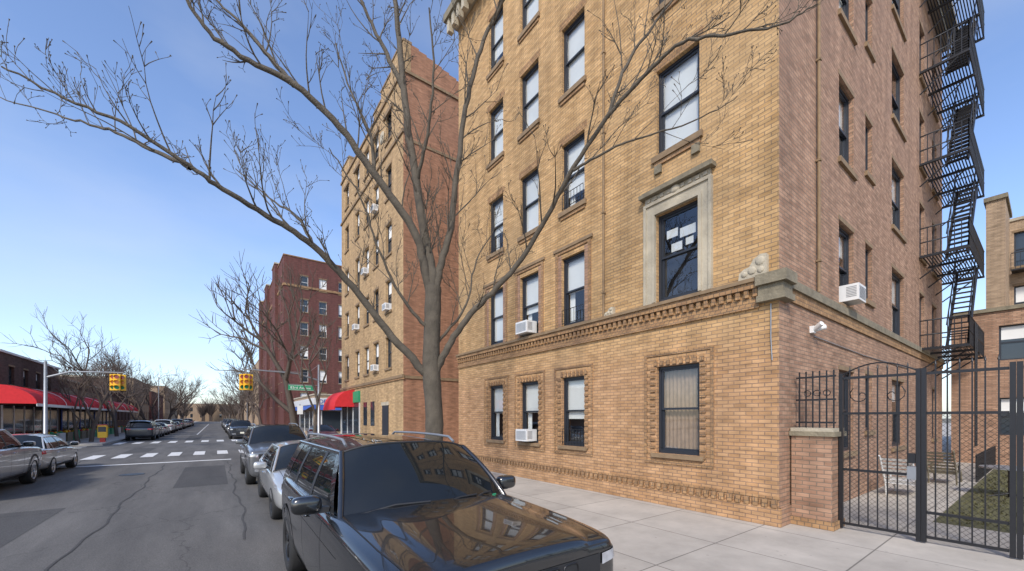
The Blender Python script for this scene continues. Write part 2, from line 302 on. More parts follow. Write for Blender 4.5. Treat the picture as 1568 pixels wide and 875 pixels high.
walls.face([(X0,Y1,-.2),(XE,Y1,-.2),(XE,Y1,H1),(X0,Y1,H1)],B_SIDE); walls.face([(XE,Y0,-.2),(XE,Y1,-.2),(XE,Y1,H1),(XE,Y0,H1)],B_SIDE)
walls.face([(X0,Y0,H1+.2),(XE,Y0,H1+.2),(XE,Y1,H1+.2),(X0,Y1,H1+.2)],ROOFM)
def acunit(mb,P,u,z):
    pbox(mb,P,u,u+.55,z,z+.36,-.30,.1,WHITE)
    for k in range(9): pbox(mb,P,u+.04,u+.51,z+.05+k*.03,z+.062+k*.03,-.306,-.29,GRAYM)
    for k in range(7): pbox(mb,P,u-.004,u+.01,z+.08+k*.035,z+.095+k*.035,-.26,-.08,GRAYM)
acunit(trim,PF,9.45,4.50); acunit(trim,PF,9.45,1.18); acunit(trim,PS,11.3,4.5)
for (y0,y1,z) in ((7.4,8.2,7.72),(11.12,11.9,7.72),(7.4,8.2,1.18),(7.4,8.2,4.5)):
    for k in range(8): trim.tube([(X0-.02,y0+(y1-y0)*k/7,z),(X0-.02,y0+(y1-y0)*k/7,z+.4)],.008,IRON,5)
    trim.tube([(X0-.02,y0,z+.4),(X0-.02,y1,z+.4)],.01,IRON,5); trim.tube([(X0-.02,y0,z+.03),(X0-.02,y1,z+.03)],.01,IRON,5)
trim.box(9.3,9.45,Y0-.06,Y0,3.55,3.68,WHITE); trim.tube([(9.37,Y0-.05,3.62),(9.3,Y0-.2,3.70)],.05,WHITE); trim.tube([(9.4,Y0-.05,3.62),(9.5,Y0-.2,3.66)],.05,WHITE)
trim.tube([(9.5,Y0-.02,3.5),(13,Y0-.02,3.45),(18,Y0-.02,3.5)],.012,GRAYM,5)
trim.tube([(X0-.02,Y0+.1,2.9),(X0-.02,Y0+.12,3.3),(X0-.02,Y0+.12,3.9)],.01,GRAYM,5)
walls.obj('walls',b1); wins.obj('windows',b1); trim.obj('trim',b1)
# ------------------------------------------------------------------ fire escape
fe=MB(); P_=[4.35,7.6,10.85,14.1,17.2]
for i,z in enumerate(P_):
    fx0,fx1,fy0,fy1=20.0,24.8,1.65,2.8
    for k in range(16): fe.box(fx0,fx1,fy0+k*.072,fy0+k*.072+.03,z,z+.02,IRON)
    for x in (fx0,fx0+1.6,fx0+3.2,fx1): 
        fe.box(x-.04,x+.04,fy0-.02,fy1,z-.08,z-.005,IRON); fe.tube([(x,fy1,z-.8),(x,fy0+.2,z-.05)],.025,IRON,5)
    for h in (.45,.95): 
        fe.tube([(fx0,fy1,z+h),(fx0,fy0,z+h),(fx1,fy0,z+h),(fx1,fy1,z+h)],.025,IRON,5)
    k=0
    while fx0+k*.16<=fx1: fe.box(fx0+k*.16-.011,fx0+k*.16+.011,fy0-.011,fy0+.011,z,z+.95,IRON); k+=1
    for k in range(7):
        for x in (fx0,fx1): fe.box(x-.011,x+.011,fy0+k*.16-.011,fy0+k*.16+.011,z,z+.95,IRON)
    if i<4:
        z2=P_[i+1]; xa,xb=(20.9,23.6)
        for y in (1.75,2.25): 
            fe.tube([(xa,y,z),(xb,y,z2)],.045,IRON,5); fe.tube([(xa,y,z+.85),(xb,y,z2+.85)],.02,IRON,5)
            for q in range(1,5): fe.tube([(xa+(xb-xa)*q/5,y,z+(z2-z)*q/5),(xa+(xb-xa)*q/5,y,z+(z2-z)*q/5+.85)],.012,IRON,5)
        for s in range(15):
            t=(s+.5)/15; fe.box(xa+(xb-xa)*t-.1,xa+(xb-xa)*t+.1,1.75,2.25,z+(z2-z)*t,z+(z2-z)*t+.025,IRON)
for x in (21.2,21.6): fe.tube([(x,1.60,.9),(x,1.60,5.2)],.025,IRON,5)
for k in range(13): fe.tube([(21.2,1.60,1.1+k*.3),(21.6,1.60,1.1+k*.3)],.015,IRON,5)
fe.obj('fire_escape')
# ------------------------------------------------------------------ gate pillar, gate, fence
pl=MB(); pl.box(8.3,8.85,2.2,2.79,-.02,1.58,B_SIDE); pl.box(8.25,8.9,2.15,2.81,1.58,1.66,STONED); pl.box(8.28,8.87,2.18,2.80,1.66,1.72,STONE); pl.box(8.27,8.87,2.17,2.80,-.02,.14,B_TRIM); pl.obj('brick_gate_pillar')
rl=MB()
for k in range(6): rl.box(8.49,8.51,2.22+k*.1,2.24+k*.1,1.72,2.72,IRON)
for z in (1.8,2.2,2.6): rl.box(8.488,8.512,2.2,2.78,z,z+.03,IRON)
for cy in (2.32,2.46,2.6):
    rl.tube([(8.47,cy+.05*math.cos(w*.52),2.33+.05*math.sin(w*.52)) for w in range(13)],.008,IRON,5)
rl.obj('iron_railing')
GX=8.62
def leaf(mb,ya,yb,zt=2.6,lock=False):
    for y in (ya,yb): mb.box(GX-.03,GX+.03,y-.027,y+.027,.02,zt+.05,IRON)
    for z in (.08,1.0 if lock else .45,1.95,zt-.05): mb.box(GX-.016,GX+.016,min(ya,yb)+.03,max(ya,yb)-.03,z,z+.04,IRON)
    n=int(abs(yb-ya)/.115); 
    for k in range(1,n): 
        y=ya+(yb-ya)*k/n; mb.box(GX-.008,GX+.008,y-.008,y+.008,.1,zt+.1,IRON)
        mb.tube([(GX,y,zt+.1),(GX,y,zt+.17)],[.016,.001],IRON,5)
    y0,y1=min(ya,yb)+.03,max(ya,yb)-.03; z0,z1=.12,1.95; W=y1-y0; s=.075
    k=-int((z1-z0)/s)
    while k*s<W:
        for sg in (1,-1):
            t0=max(0,-k*s); t1=min(z1-z0,W-k*s)
            if t1>t0:
                p=[(GX+.03+.003*sg,(y0+k*s+t) if sg==1 else (y1-k*s-t),z0+t) for t in (t0,t1)]; mb.tube(p,.0024,IRON,3,False)
        k+=1
g=MB(); leaf(g,2.16,1.22,lock=True); leaf(g,1.16,.32)
g.tube([(GX,2.16-.94*t,2.62+.17*math.sin(math.pi*t)) for t in [k/12 for k in range(13)]],.012,IRON,6)
for sg,yc in ((1,1.9),(-1,1.5)): g.tube([(GX-.01,yc+sg*.013*w*math.cos(w*.6),2.27+.013*w*math.sin(w*.6)) for w in range(1,13)],.008,IRON,5)
g.box(GX-.05,GX+.06,1.24,1.34,.95,1.15,GRAYM); g.box(GX-.045,GX+.045,1.25,1.33,1.2,1.35,IRON)
g.obj('iron_gate')
g=MB(); y=.26
while y>-6: leaf(g,y,y-1.5); y-=1.56
g.obj('iron_fence')
# ------------------------------------------------------------------ courtyard
cy=MB(); PC=plane('x',25.4); co_=[(-1.6,-.7,1.2,2.7),(-4.6,-3.7,1.2,2.7),(.4,1.3,1.2,2.7),(.4,1.3,4.2,5.6)]; wall(cy,PC,-8,2.6,-.1,6.2,co_,B_SIDE)
for o in co_: window(cy,PC,*o,fm=FRAME,detail=False,blind=.4)
cy.box(25.62,25.9,-8,2.6,-.1,6.2,B_SIDE); cy.box(25.3,26,-8,2.6,6.2,6.35,STONED); cy.obj('courtyard_annex')
lawn=MB()
for k in range(9000):
    x=random.uniform(10.6,24.5); y=random.uniform(-6,1.2); h=random.uniform(.02,.07); w=.03; a=random.uniform(0,3.14)
    dx,dy=math.cos(a)*w,math.sin(a)*w; lawn.face([(x-dx,y-dy,.005),(x+dx,y+dy,.005),(x+random.uniform(-.04,.04),y+random.uniform(-.04,.04),h)],GRASSM)
lawn.box(10.5,24.8,-6.2,1.3,-.1,.008,GRASSM); lawn.obj('lawn')
def lounge(x,y,m):
    ch=MB()
    ch.box(x,x+1.1,y,y+.55,.30,.34,m)
    for k in range(7): ch.face([(x-.02-.07*k,y,.34+.09*k),(x-.02-.07*k,y+.55,.34+.09*k),(x-.07*k-.06,y+.55,.40+.09*k),(x-.07*k-.06,y,.40+.09*k)],m)
    for yy in (y,y+.55):
        ch.tube([(x+1.05,yy,0),(x+.9,yy,.32)],.02,m,6); ch.tube([(x+.1,yy,0),(x,yy,.32),(x-.55,yy,1.0)],.02,m,6); ch.tube([(x-.1,yy,.55),(x+.5,yy,.58),(x+.55,yy,.3)],.025,m,6)
    ch.obj('lawn_chair')
lounge(13.2,1.9,WHITE); lounge(16.6,1.6,STONED)
tb=MB(); tb.tube([(15.2,.6,.0),(15.2,.6,.68)],.04,IRON); tb.tube([(15.2,.6,.68),(15.2,.6,.72)],.5,GRAYM,20)
for a in range(3): tb.tube([(15.2,.6,.1),(15.2+.4*math.cos(a*2.1),.6+.4*math.sin(a*2.1),0)],.02,IRON,6)
tb.obj('patio_table')
lf=MB()
for k in range(22): lf.box(18+k*.3,18.06+k*.3,1.32,1.36,0,.8,IRON)
lf.box(18,24.6,1.33,1.35,.72,.75,IRON); lf.box(18,24.6,1.33,1.35,.15,.18,IRON); lf.obj('low_fence')
# ------------------------------------------------------------------ generic building
def block(name,x0,x1,y0,y1,h,mf,ms,front=None,side=None,fm=FRAME,face=-1,z0w=4.6,st=3.2,wh=1.75,rows=5,cornice=STONE):
    e=empty(name); w=MB(); wi=MB(); t=MB()
    fx=x0 if face<0 else x1; PFx=plane('x',fx,1 if face<0 else -1); PSx=plane('y',y0)
    fo=[(c-.47,c+.47,z0w+st*r,z0w+st*r+wh) for c in (front or []) for r in range(rows)]
    so=[(c-.5,c+.5,z0w+st*r,z0w+st*r+wh) for c in (side or []) for r in range(rows)]
    wall(w,PFx,y0,y1,-.2,h,fo,mf); wall(w,PSx,x0,x1,-.2,h,so,ms)
    bx=x1 if face<0 else x0
    w.face([(bx,y0,-.2),(bx,y1,-.2),(bx,y1,h),(bx,y0,h)],ms); w.face([(x0,y1,-.2),(x1,y1,-.2),(x1,y1,h),(x0,y1,h)],ms); w.face([(x0,y0,h-.3),(x1,y0,h-.3),(x1,y1,h-.3),(x0,y1,h-.3)],ROOFM)
    for P,oo in ((PFx,fo),(PSx,so)):
        for o in oo:
            window(wi,P,*o,fm=fm,blind=random.choice([None,.4,.5,.8]),detail=False); pbox(t,P,o[0]-.08,o[1]+.08,o[2]-.12,o[2]-.003,-.07,.05,SILL)
            pbox(t,P,o[0]-.05,o[1]+.05,o[3]+.003,o[3]+.12,-.02,.05,SILL)
    t.box(x0-.08,x1+.08,y0-.08,y1+.08,h-.001,h+.14,cornice)
    w.obj('walls',e); wi.obj('windows',e); 
    return e,t,PFx,PSx
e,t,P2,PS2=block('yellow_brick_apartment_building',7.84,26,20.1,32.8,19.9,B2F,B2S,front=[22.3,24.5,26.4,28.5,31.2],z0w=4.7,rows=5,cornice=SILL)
pbox(t,P2,20.0,32.9,3.9,4.0,-.06,.02,B_TRIM); pbox(t,P2,20.0,32.9,4.0,4.15,-.1,.02,SILL); pbox(t,PS2,7.9,26,3.95,4.1,-.05,.02,SILL)
pbox(t,PS2,7.9,26,16.4,16.55,-.04,.02,SILL); pbox(t,P2,20.0,32.9,16.75,16.9,-.08,.02,SILL)
for y in (22.3,24.5,28.5,31.2): pbox(t,P2,y-.7,y+.7,19.0,19.2,-.1,.02,SILL)
for k in range(5): acunit(t,P2,[22.0,24.1,26.1,28.2,24.1][k],4.72+3.2*[1,0,2,1,3][k])
for k,(ya,yb,hh) in enumerate(((20.1,22.0,1.5),(22.0,23.6,1.0),(23.6,25.0,.5),(30.6,32.8,.9))): t.box(7.842,8.25,ya,yb,20.04,20.04+hh,B2F); t.box(7.80,8.3,ya-.02,yb-.002,20.04+hh,20.16+hh,SILL)
n=12
for k in range(n): t.box(8.25+k*.45,8.7+k*.45,20.102,20.5,20.04,20.04+1.5-.09*k,B2S)
t.ell((7.84,23.4,18.3),(.08,.35,.35),STONE)
pbox(t,P2,27.9,32.5,.4,2.9,-.03,.05,DGLASS); pbox(t,P2,27.8,32.6,2.95,3.7,-.12,.05,GRNS)
for y in (27.85,29.4,30.9,32.5): pbox(t,P2,y,y+.1,.0,2.95,-.06,.05,WFRAME)
pbox(t,P2,22.3,23.3,0,2.6,-.04,.05,FRAME); pbox(t,P2,22.2,23.4,2.6,2.8,-.06,.05,STONE); pbox(t,P2,24.8,25.5,1.4,2.9,-.03,.05,DGLASS); pbox(t,P2,26.3,27,1.4,2.9,-.03,.05,DGLASS)
aw=[[(7.83-1.3*math.sin(k/6*1.57),y,3.85-1.2*(1-math.cos(k/6*1.57))) for k in range(7)] for y in (29.2,32.7)]
t.grid(aw,REDAW); t.face([(7.83,29.2,2.65)]+aw[0],REDAW); t.face([(7.83,32.7,2.65)]+aw[1],REDAW); t.box(6.5,6.56,29.2,32.7,2.45,2.66,REDAW)
t.obj('trim',e)
e,t,P3,PS3=block('red_brick_apartment_building',7.4,26,62,100,24,B_RED,B_RED,front=[64+3.1*k for k in range(12)],side=[9.9,12.3,14.9,17.6,20.5],fm=WFRAME,z0w=3.6,st=3.25,rows=6,cornice=B_TRIM)
pbox(t,P3,62,100,19.9,20.2,-.12,.05,B_TRIM); pbox(t,PS3,7.4,26,19.9,20.2,-.12,.05,B_TRIM); 
for y in (70,82,94): t.box(7.0,7.42,y-1.8,y+1.8,-.2,24.6,B_RED); t.box(6.9,7.5,y-1.9,y+1.9,24.6,24.8,STONE)
t.obj('trim',e)
e,t,P4,PS4=block('corner_shop',8.4,22,46.5,60,4.3,B_TAN,B_TAN,z0w=3,rows=0)
pbox(t,P4,47,59.5,.4,2.6,-.04,.05,DGLASS); pbox(t,PS4,8.8,20,.4,2.6,-.04,.05,DGLASS)
pbox(t,PS4,8.3,21,3.3,4.0,-.12,.05,WFRAME); pbox(t,P4,46.4,59.8,3.3,4.0,-.12,.05,WFRAME)
for x in (9,11,14,17,20): pbox(t,PS4,x,x+.12,0,2.6,-.08,.05,WFRAME)
for y in (47,49,52,55,58): pbox(t,P4,y,y+.12,0,2.6,-.08,.05,WFRAME)
t.face([(8.3,46.4,3.25),(21,46.4,3.25),(21,45.6,2.7),(8.3,45.6,2.7)],BLUEAW); t.face([(8.3,46.4,3.25),(8.3,59.8,3.25),(7.5,59.8,2.7),(7.5,46.4,2.7)],BLUEAW)
t.obj('trim',e)
def text(s,loc,size,rot,m,parent,name='lettering'):
    c=bpy.data.curves.new(name,'FONT'); c.body=s; c.size=size; c.extrude=.015; c.materials.append(m); o=bpy.data.objects.new(name,c); COL.objects.link(o); o.location=loc; o.rotation_euler=rot; o.parent=parent
text('DELI GROCERY',(8.8,46.36,3.42),.6,(math.pi/2,0,0),BLUEAW,e)
e,t,_,_=block('apartment_building',8.5,24,108,180,16,B_TAN,B_TAN,front=[112+4*k for k in range(16)],side=[11,14,17,20],rows=4,z0w=3); t.obj('trim',e)
e,t,P5,_=block('tan_apartment_building',33,48,-14,1.9,12.0,B_TAN,B_TAN,front=[.72,-2.5,-5.5,-9,-12],z0w=1.4,rows=4,st=2.75)
t.box(30,33.2,1.33,1.93,-.2,12.3,B_TAN); t.box(29.9,33.3,1.25,2.0,12.3,12.5,STONED)
for z in (1.1,3.85,6.6,9.35): t.box(32.2,32.98,-.4,1.25,z-.05,z,IRON); t.box(32.2,32.25,-.4,1.25,z+.8,z+.84,IRON); [t.box(32.2,32.22,-.4+k*.15,-.38+k*.15,z,z+.8,IRON) for k in range(12)]
t.obj('trim',e)
e,t,P6,_=block('shop_building',-28,-11,39.5,51.5,6.1,B_BROWN,B_BROWN,front=[41.5,44,46.5,49],rows=1,z0w=4.1,wh=1.2,face=1,cornice=WHITE)
pbox(t,P6,40,51,.3,2.7,-.04,.05,DGLASS)
for k in range(7): pbox(t,P6,39.8+k*1.85,39.9+k*1.85,0,2.7,-.07,.05,WFRAME)
pbox(t,P6,39.5,51.5,3.55,3.95,-.05,.05,WHITE)
t.obj('trim',e)
e,t,P7,_=block('row_of_shops',-28,-11.02,51.6,77,5.3,B_BROWN,B_BROWN,rows=0,face=1)
pbox(t,P7,52,76.5,.2,2.6,-.04,.05,DGLASS)
for k in range(13): pbox(t,P7,52+k*2,52.3+k*2,0,2.6,-.08,.05,STONE if k%3 else BLUEAW)
pbox(t,P7,52,76.5,3.9,4.6,-.08,.05,STONED); t.obj('trim',e)
aw=MB(); r_=[[(-11+2.2*math.sin(k/8*1.57),y,3.95-1.2*(1-math.cos(k/8*1.57))) for k in range(9)] for y in [37+2*j for j in range(21)]]
aw.grid(r_,REDAW,False); aw.face(r_[0]+[(-11,37,2.75)],REDAW); aw.face(r_[-1]+[(-11,77,2.75)],REDAW); aw.box(-8.83,-8.8,37,77,2.6,2.78,WHITE)
for j in range(1,20): aw.tube([(p[0]+.01,p[1],p[2]+.01) for p in r_[j]],.02,WHITE if j%3==0 else REDAW,4)
aw.obj('red_awning')
fs=MB()
for k in range(16):
    y=41+k*2.1
    fs.box(-10.6,-9.6,y,y+1.5,-.0,.7,random.choice([STONED,WFRAME,GRNS]))
    for q in range(10): fs.ell((-10.4+random.random()*.7,y+.1+random.random()*1.3,.74),(.12,.12,.1),random.choice([AMBER,GRNS,REDL,YEL]),1,8,5)
fs.obj('produce_stand')
for i,(y0,y1,h,mm) in enumerate(((80,96,7.5,B_BROWN),(99,120,9,B_TAN),(124,150,8,B_RED),(154,200,11,B_TAN))):
    e,t,_,_=block('row_house',-26,-12,y0,y1,h,mm,mm,front=[y0+2+3*k for k in range(int((y1-y0)/3))],face=1,rows=2,z0w=1.5,wh=1.5,side=[-14,-17,-20]); t.obj('trim',e)
e,t,_,_=block('apartment_building',-24,26,262,290,9,B_TAN,B_TAN,side=[-18+4*k for k in range(10)],rows=2,z0w=2); t.obj('trim',e)
# ------------------------------------------------------------------ ground
RZ=-.13
g=MB(); g.box(-1500,1500,-1500,1500,-2,-.5,EARTH); g.obj('ground')
g=MB(); KL,KR=-6.6,3.1; C0,C1=31.5,41.0
for x0,x1,y0,y1 in ((KL-.5,KR+.5,-80,C0),(-200,200,C0,C1),(KL-.5,KR+.5,C1,500)): g.face([(x0,y0,RZ),(x1,y0,RZ),(x1,y1,RZ),(x0,y1,RZ)],ASPH)
g.obj('road')
for x0,x1,y0,y1 in ((KR+.16,200,-80,C0-.16),(-200,KL-.16,-80,C0-.16),(KR+.16,200,C1+.16,500),(-200,KL-.16,C1+.16,500)):
    w=MB(); w.box(x0,x1,y0,y1,-.6,0,WALK)
    kx=(x0-.16,x0) if x0>0 else (x1,x1+.16); w.box(kx[0],kx[1],y0-.16*(y0>0),y1+.16*(y0<0),-.6,.004,KERB)
    ky=(y1,y1+.16) if y0<0 else (y0-.16,y0); w.box(x0,x1,ky[0],ky[1],-.6,.004,KERB)
    w.obj('sidewalk')
pt_=MB()
for x0,x1,y0,y1 in ((-3.9,-2.7,5.5,13.2),(-1.0,.3,15.0,21.0),(-4.3,-3.2,31.5,36),(-2.3,-1.2,46,58)): pt_.face([(x0,y0,RZ+.003),(x1,y0,RZ+.003),(x1,y1,RZ+.003),(x0,y1,RZ+.003)],ASPH2)
pt_.obj('road_patch')
sm_=MB()
for xs,y0,y1 in ((-1.75,2,23),(-5.0,4,30),(.45,8,23)):
    L_=[];R_=[]; y=y0
    while y<=y1: o_=.05*math.sin(y*1.3)+.03*math.sin(y*3.7); L_.append((xs+o_-.018,y,RZ+.007)); R_.append((xs+o_+.018,y,RZ+.007)); y+=.4
    sm_.grid([L_,R_],ASPH2,False)
sm_.obj('tar_seam')
mk=MB(); z=RZ+.010
def paint(x0,x1,y0,y1): mk.face([(x0,y0,z),(x1,y0,z),(x1,y1,z),(x0,y1,z)],PAINTW)
paint(-6.0,.6,23.6,24.0)
for k in range(9): paint(-6.3+k*1.06,-5.8+k*1.06,27.6,30.4)
for k in range(9): paint(-6.3+k*1.06,-5.8+k*1.06,42.0,45.0)
for k in range(7): paint(-10.2,-7.2,32+k*1.25,32.5+k*1.25)
paint(-1.85,-1.73,60,160)
mk.obj('road_markings')
mh=MB(); mh.tube([(-2.4,19.5,RZ),(-2.4,19.5,RZ+.012)],.34,IRON,24); mh.obj('manhole_cover')
tp=MB(); tp.box(3.45,4.7,7.8,9.4,-.1,.012,EARTH); tp.obj('tree_pit')
# ------------------------------------------------------------------ street furniture
def mast(name,x,y,h,x1,zarm,sx,sz,sign=None):
    e=empty(name,(x,y,0)); p=MB()
    p.tube([(0,0,0),(0,0,.5),(0,0,.55),(0,0,h)],[.16,.16,.1,.07],GRAYM,12); p.tube([(0,0,zarm-.5),((x1-x)*.3,0,zarm-.1),(x1-x,0,zarm)],[.06,.05,.035],GRAYM,8)
    p.tube([(0,0,h),((x1-x)*.15,0,h-.6),((x1-x)*.6,0,zarm)],.012,GRAYM,5)
    p.obj('pole',e); s=MB(); q=sx-x; z=sz
    s.tube([(q,0,z+.5),(q,0,zarm)],.03,GRAYM,6)
    for dx,dy in ((-.2,0),(.2,0),(0,-.3)):
        s.box(q+dx-.16,q+dx+.16,dy-.12,dy+.14,z-.5,z+.5,YEL)
        for k,mm in enumerate((REDL,AMBER,GRNS)): 
            zz=z+.32-.32*k; s.tube([(q+dx,dy-.12,zz),(q+dx,dy-.13,zz)],.11,mm,12); s.grid([[(q+dx+.13*math.cos(a*.35),yy,zz+.13*math.sin(a*.35)) for a in range(10)] for yy in (dy-.12,dy-.34)],YEL)
    s.obj('signal_head',e)
    if sign:
        n=MB(); n.box(sign[0]-x,sign[1]-x,-.12,-.08,sign[2],sign[2]+.36,GRNS)
        n.box(sign[0]-x+.03,sign[1]-x-.03,-.124,-.12,sign[2]+.02,sign[2]+.035,WHITE); n.box(sign[0]-x+.03,sign[1]-x-.03,-.124,-.12,sign[2]+.325,sign[2]+.34,WHITE)
        n.tube([(sign[0]-x,-.06,sign[2]+.4),(0,0,sign[2]+.4)],.02,GRAYM,6); n.obj('street_name_sign',e); text('83rd Avenue',(sign[0]-x+.12,-.125,sign[2]+.1),.24,(math.pi/2,0,0),WHITE,e)
    return e
mast('traffic_signal_mast',5.8,30.6,5.6,1.3,5.0,1.55,4.15,(3.9,5.5,3.75))
mast('traffic_signal_mast',-8,35.0,5.2,-4.7,4.75,-4.95,4.1)
def lamp(x,y,dx):
    p=MB(); p.tube([(x,y,0),(x,y,.6),(x,y,8.6)],[.12,.1,.06],GRAYM,10); p.tube([(x,y,8.2),(x+dx*.4,y,8.9),(x+dx,y,9.1)],.04,GRAYM,8); p.ell((x+dx*1.15,y,9.08),(.35,.14,.08),GRAYM); p.obj('street_lamp')
lamp(5,95,-1.8); lamp(-7.6,88,1.8)
nb=MB(); nb.box(-6.3,-5.8,43.6,44.1,.35,1.3,YEL); nb.box(-6.2,-5.9,43.7,44.0,0,.35,REDL); nb.box(-6.27,-5.83,43.59,43.6,.8,1.2,DGLASS)
nb.box(-6.32,-5.78,43.58,44.12,1.3,1.36,REDL); nb.obj('newspaper_box').location=(-1.0,0,0)
p=MB(); p.tube([(4.0,26.5,0),(4.0,26.5,2.7)],.03,GRAYM,6); p.box(3.85,4.15,26.45,26.465,2.1,2.6,WHITE); p.obj('parking_sign')
bn=MB(); bn.lathe_x((0,0,0),[(0,0),(0,.28),(.9,.33),(.95,.33),(.95,.25),(1.05,.1),(1.05,0)],IRON,20); o=bn.obj('litter_bin'); o.rotation_euler=(0,-math.pi/2,0); o.location=(4.2,29.6,0)
# ------------------------------------------------------------------ cars
TYRE=plain('tyre_rubber',(.018,.018,.018),.8,var=.2)
RIMS=plain('alloy_rim',(.45,.46,.47),.3,metal=.8,var=.1)
RIMB=plain('black_rim',(.03,.03,.032),.3,metal=.5,var=.1)
CLAD=plain('black_plastic',(.02,.02,.021),.55,var=.1)
CHROME=plain('chrome',(.6,.6,.6),.12,metal=1,var=.02)
LENS=plain('headlamp_lens',(.5,.52,.55),.08,coat=1,metal=.5,var=.5,scale=14)
CGLASS=plain('tinted_glass',(.010,.012,.013),.02,var=.1,spec=.55)
PLATE=plain('number_plate',(.75,.72,.6),.5,var=.05)
def paintm(n,c,metal=.3,rough=.28): return plain(n,c,rough,metal=metal,coat=1,var=.04)
PB=paintm('black_car_paint',(.008,.009,.010),.0,.25); PB.node_tree.nodes['Principled BSDF'].inputs['Coat IOR'].default_value=1.6
PW=paintm('silver_car_paint',(.52,.52,.50),.5); PG=paintm('grey_car_paint',(.16,.165,.17),.5); PS_=paintm('pale_silver_car_paint',(.42,.43,.43),.5); PD=paintm('dark_car_paint',(.03,.035,.045)); PR=paintm('maroon_car_paint',(.12,.02,.025)); PWH=paintm('white_car_paint',(.7,.7,.68),0)
SPEC={'suv':dict(L=4.88,R=.385,wy=(.93,3.88),zbelt=1.17,xb=.90,xt=.70,zt=1.675,crown=.09,bounds=[(1.50,2.16),(1.64,2.32),(2.62,2.64),(2.72,2.74),(3.62,3.58),(3.74,3.68),(4.30,4.16),(4.74,4.50)],
 st=[(0,.80,.38,.95,1.00),(.015,.90,.30,1.04,1.085),(.09,.95,.26,1.09,1.13),(.45,.97,.25,1.12,1.175),(.95,.985,.25,1.15,1.21),(1.40,.985,.25,1.17,1.24),(1.65,.985,.25,1.18,1.22),(2.5,.985,.25,1.19,1.205),(3.6,.985,.25,1.20,1.215),(4.3,.98,.26,1.21,1.225),(4.72,.94,.30,1.18,1.21),(4.85,.88,.35,1.09,1.13),(4.88,.75,.45,.99,1.03)]),
 'sedan':dict(L=4.66,R=.335,wy=(.88,3.62),zbelt=.92,xb=.84,xt=.60,zt=1.34,crown=.09,bounds=[(1.34,2.16),(1.50,2.30),(2.50,2.50),(2.58,2.58),(3.36,3.28),(3.42,3.34),(3.74,3.44),(4.14,3.52)],
 st=[(0,.55,.33,.56,.61),(.05,.76,.24,.66,.70),(.3,.88,.2,.76,.82),(.9,.905,.2,.84,.91),(1.3,.91,.2,.88,.95),(1.6,.91,.2,.90,.95),(2.8,.91,.2,.92,.95),(3.7,.905,.2,.95,.99),(4.2,.88,.22,.97,1.03),(4.52,.82,.28,.95,1.02),(4.63,.74,.35,.88,.93),(4.66,.62,.45,.80,.84)])}
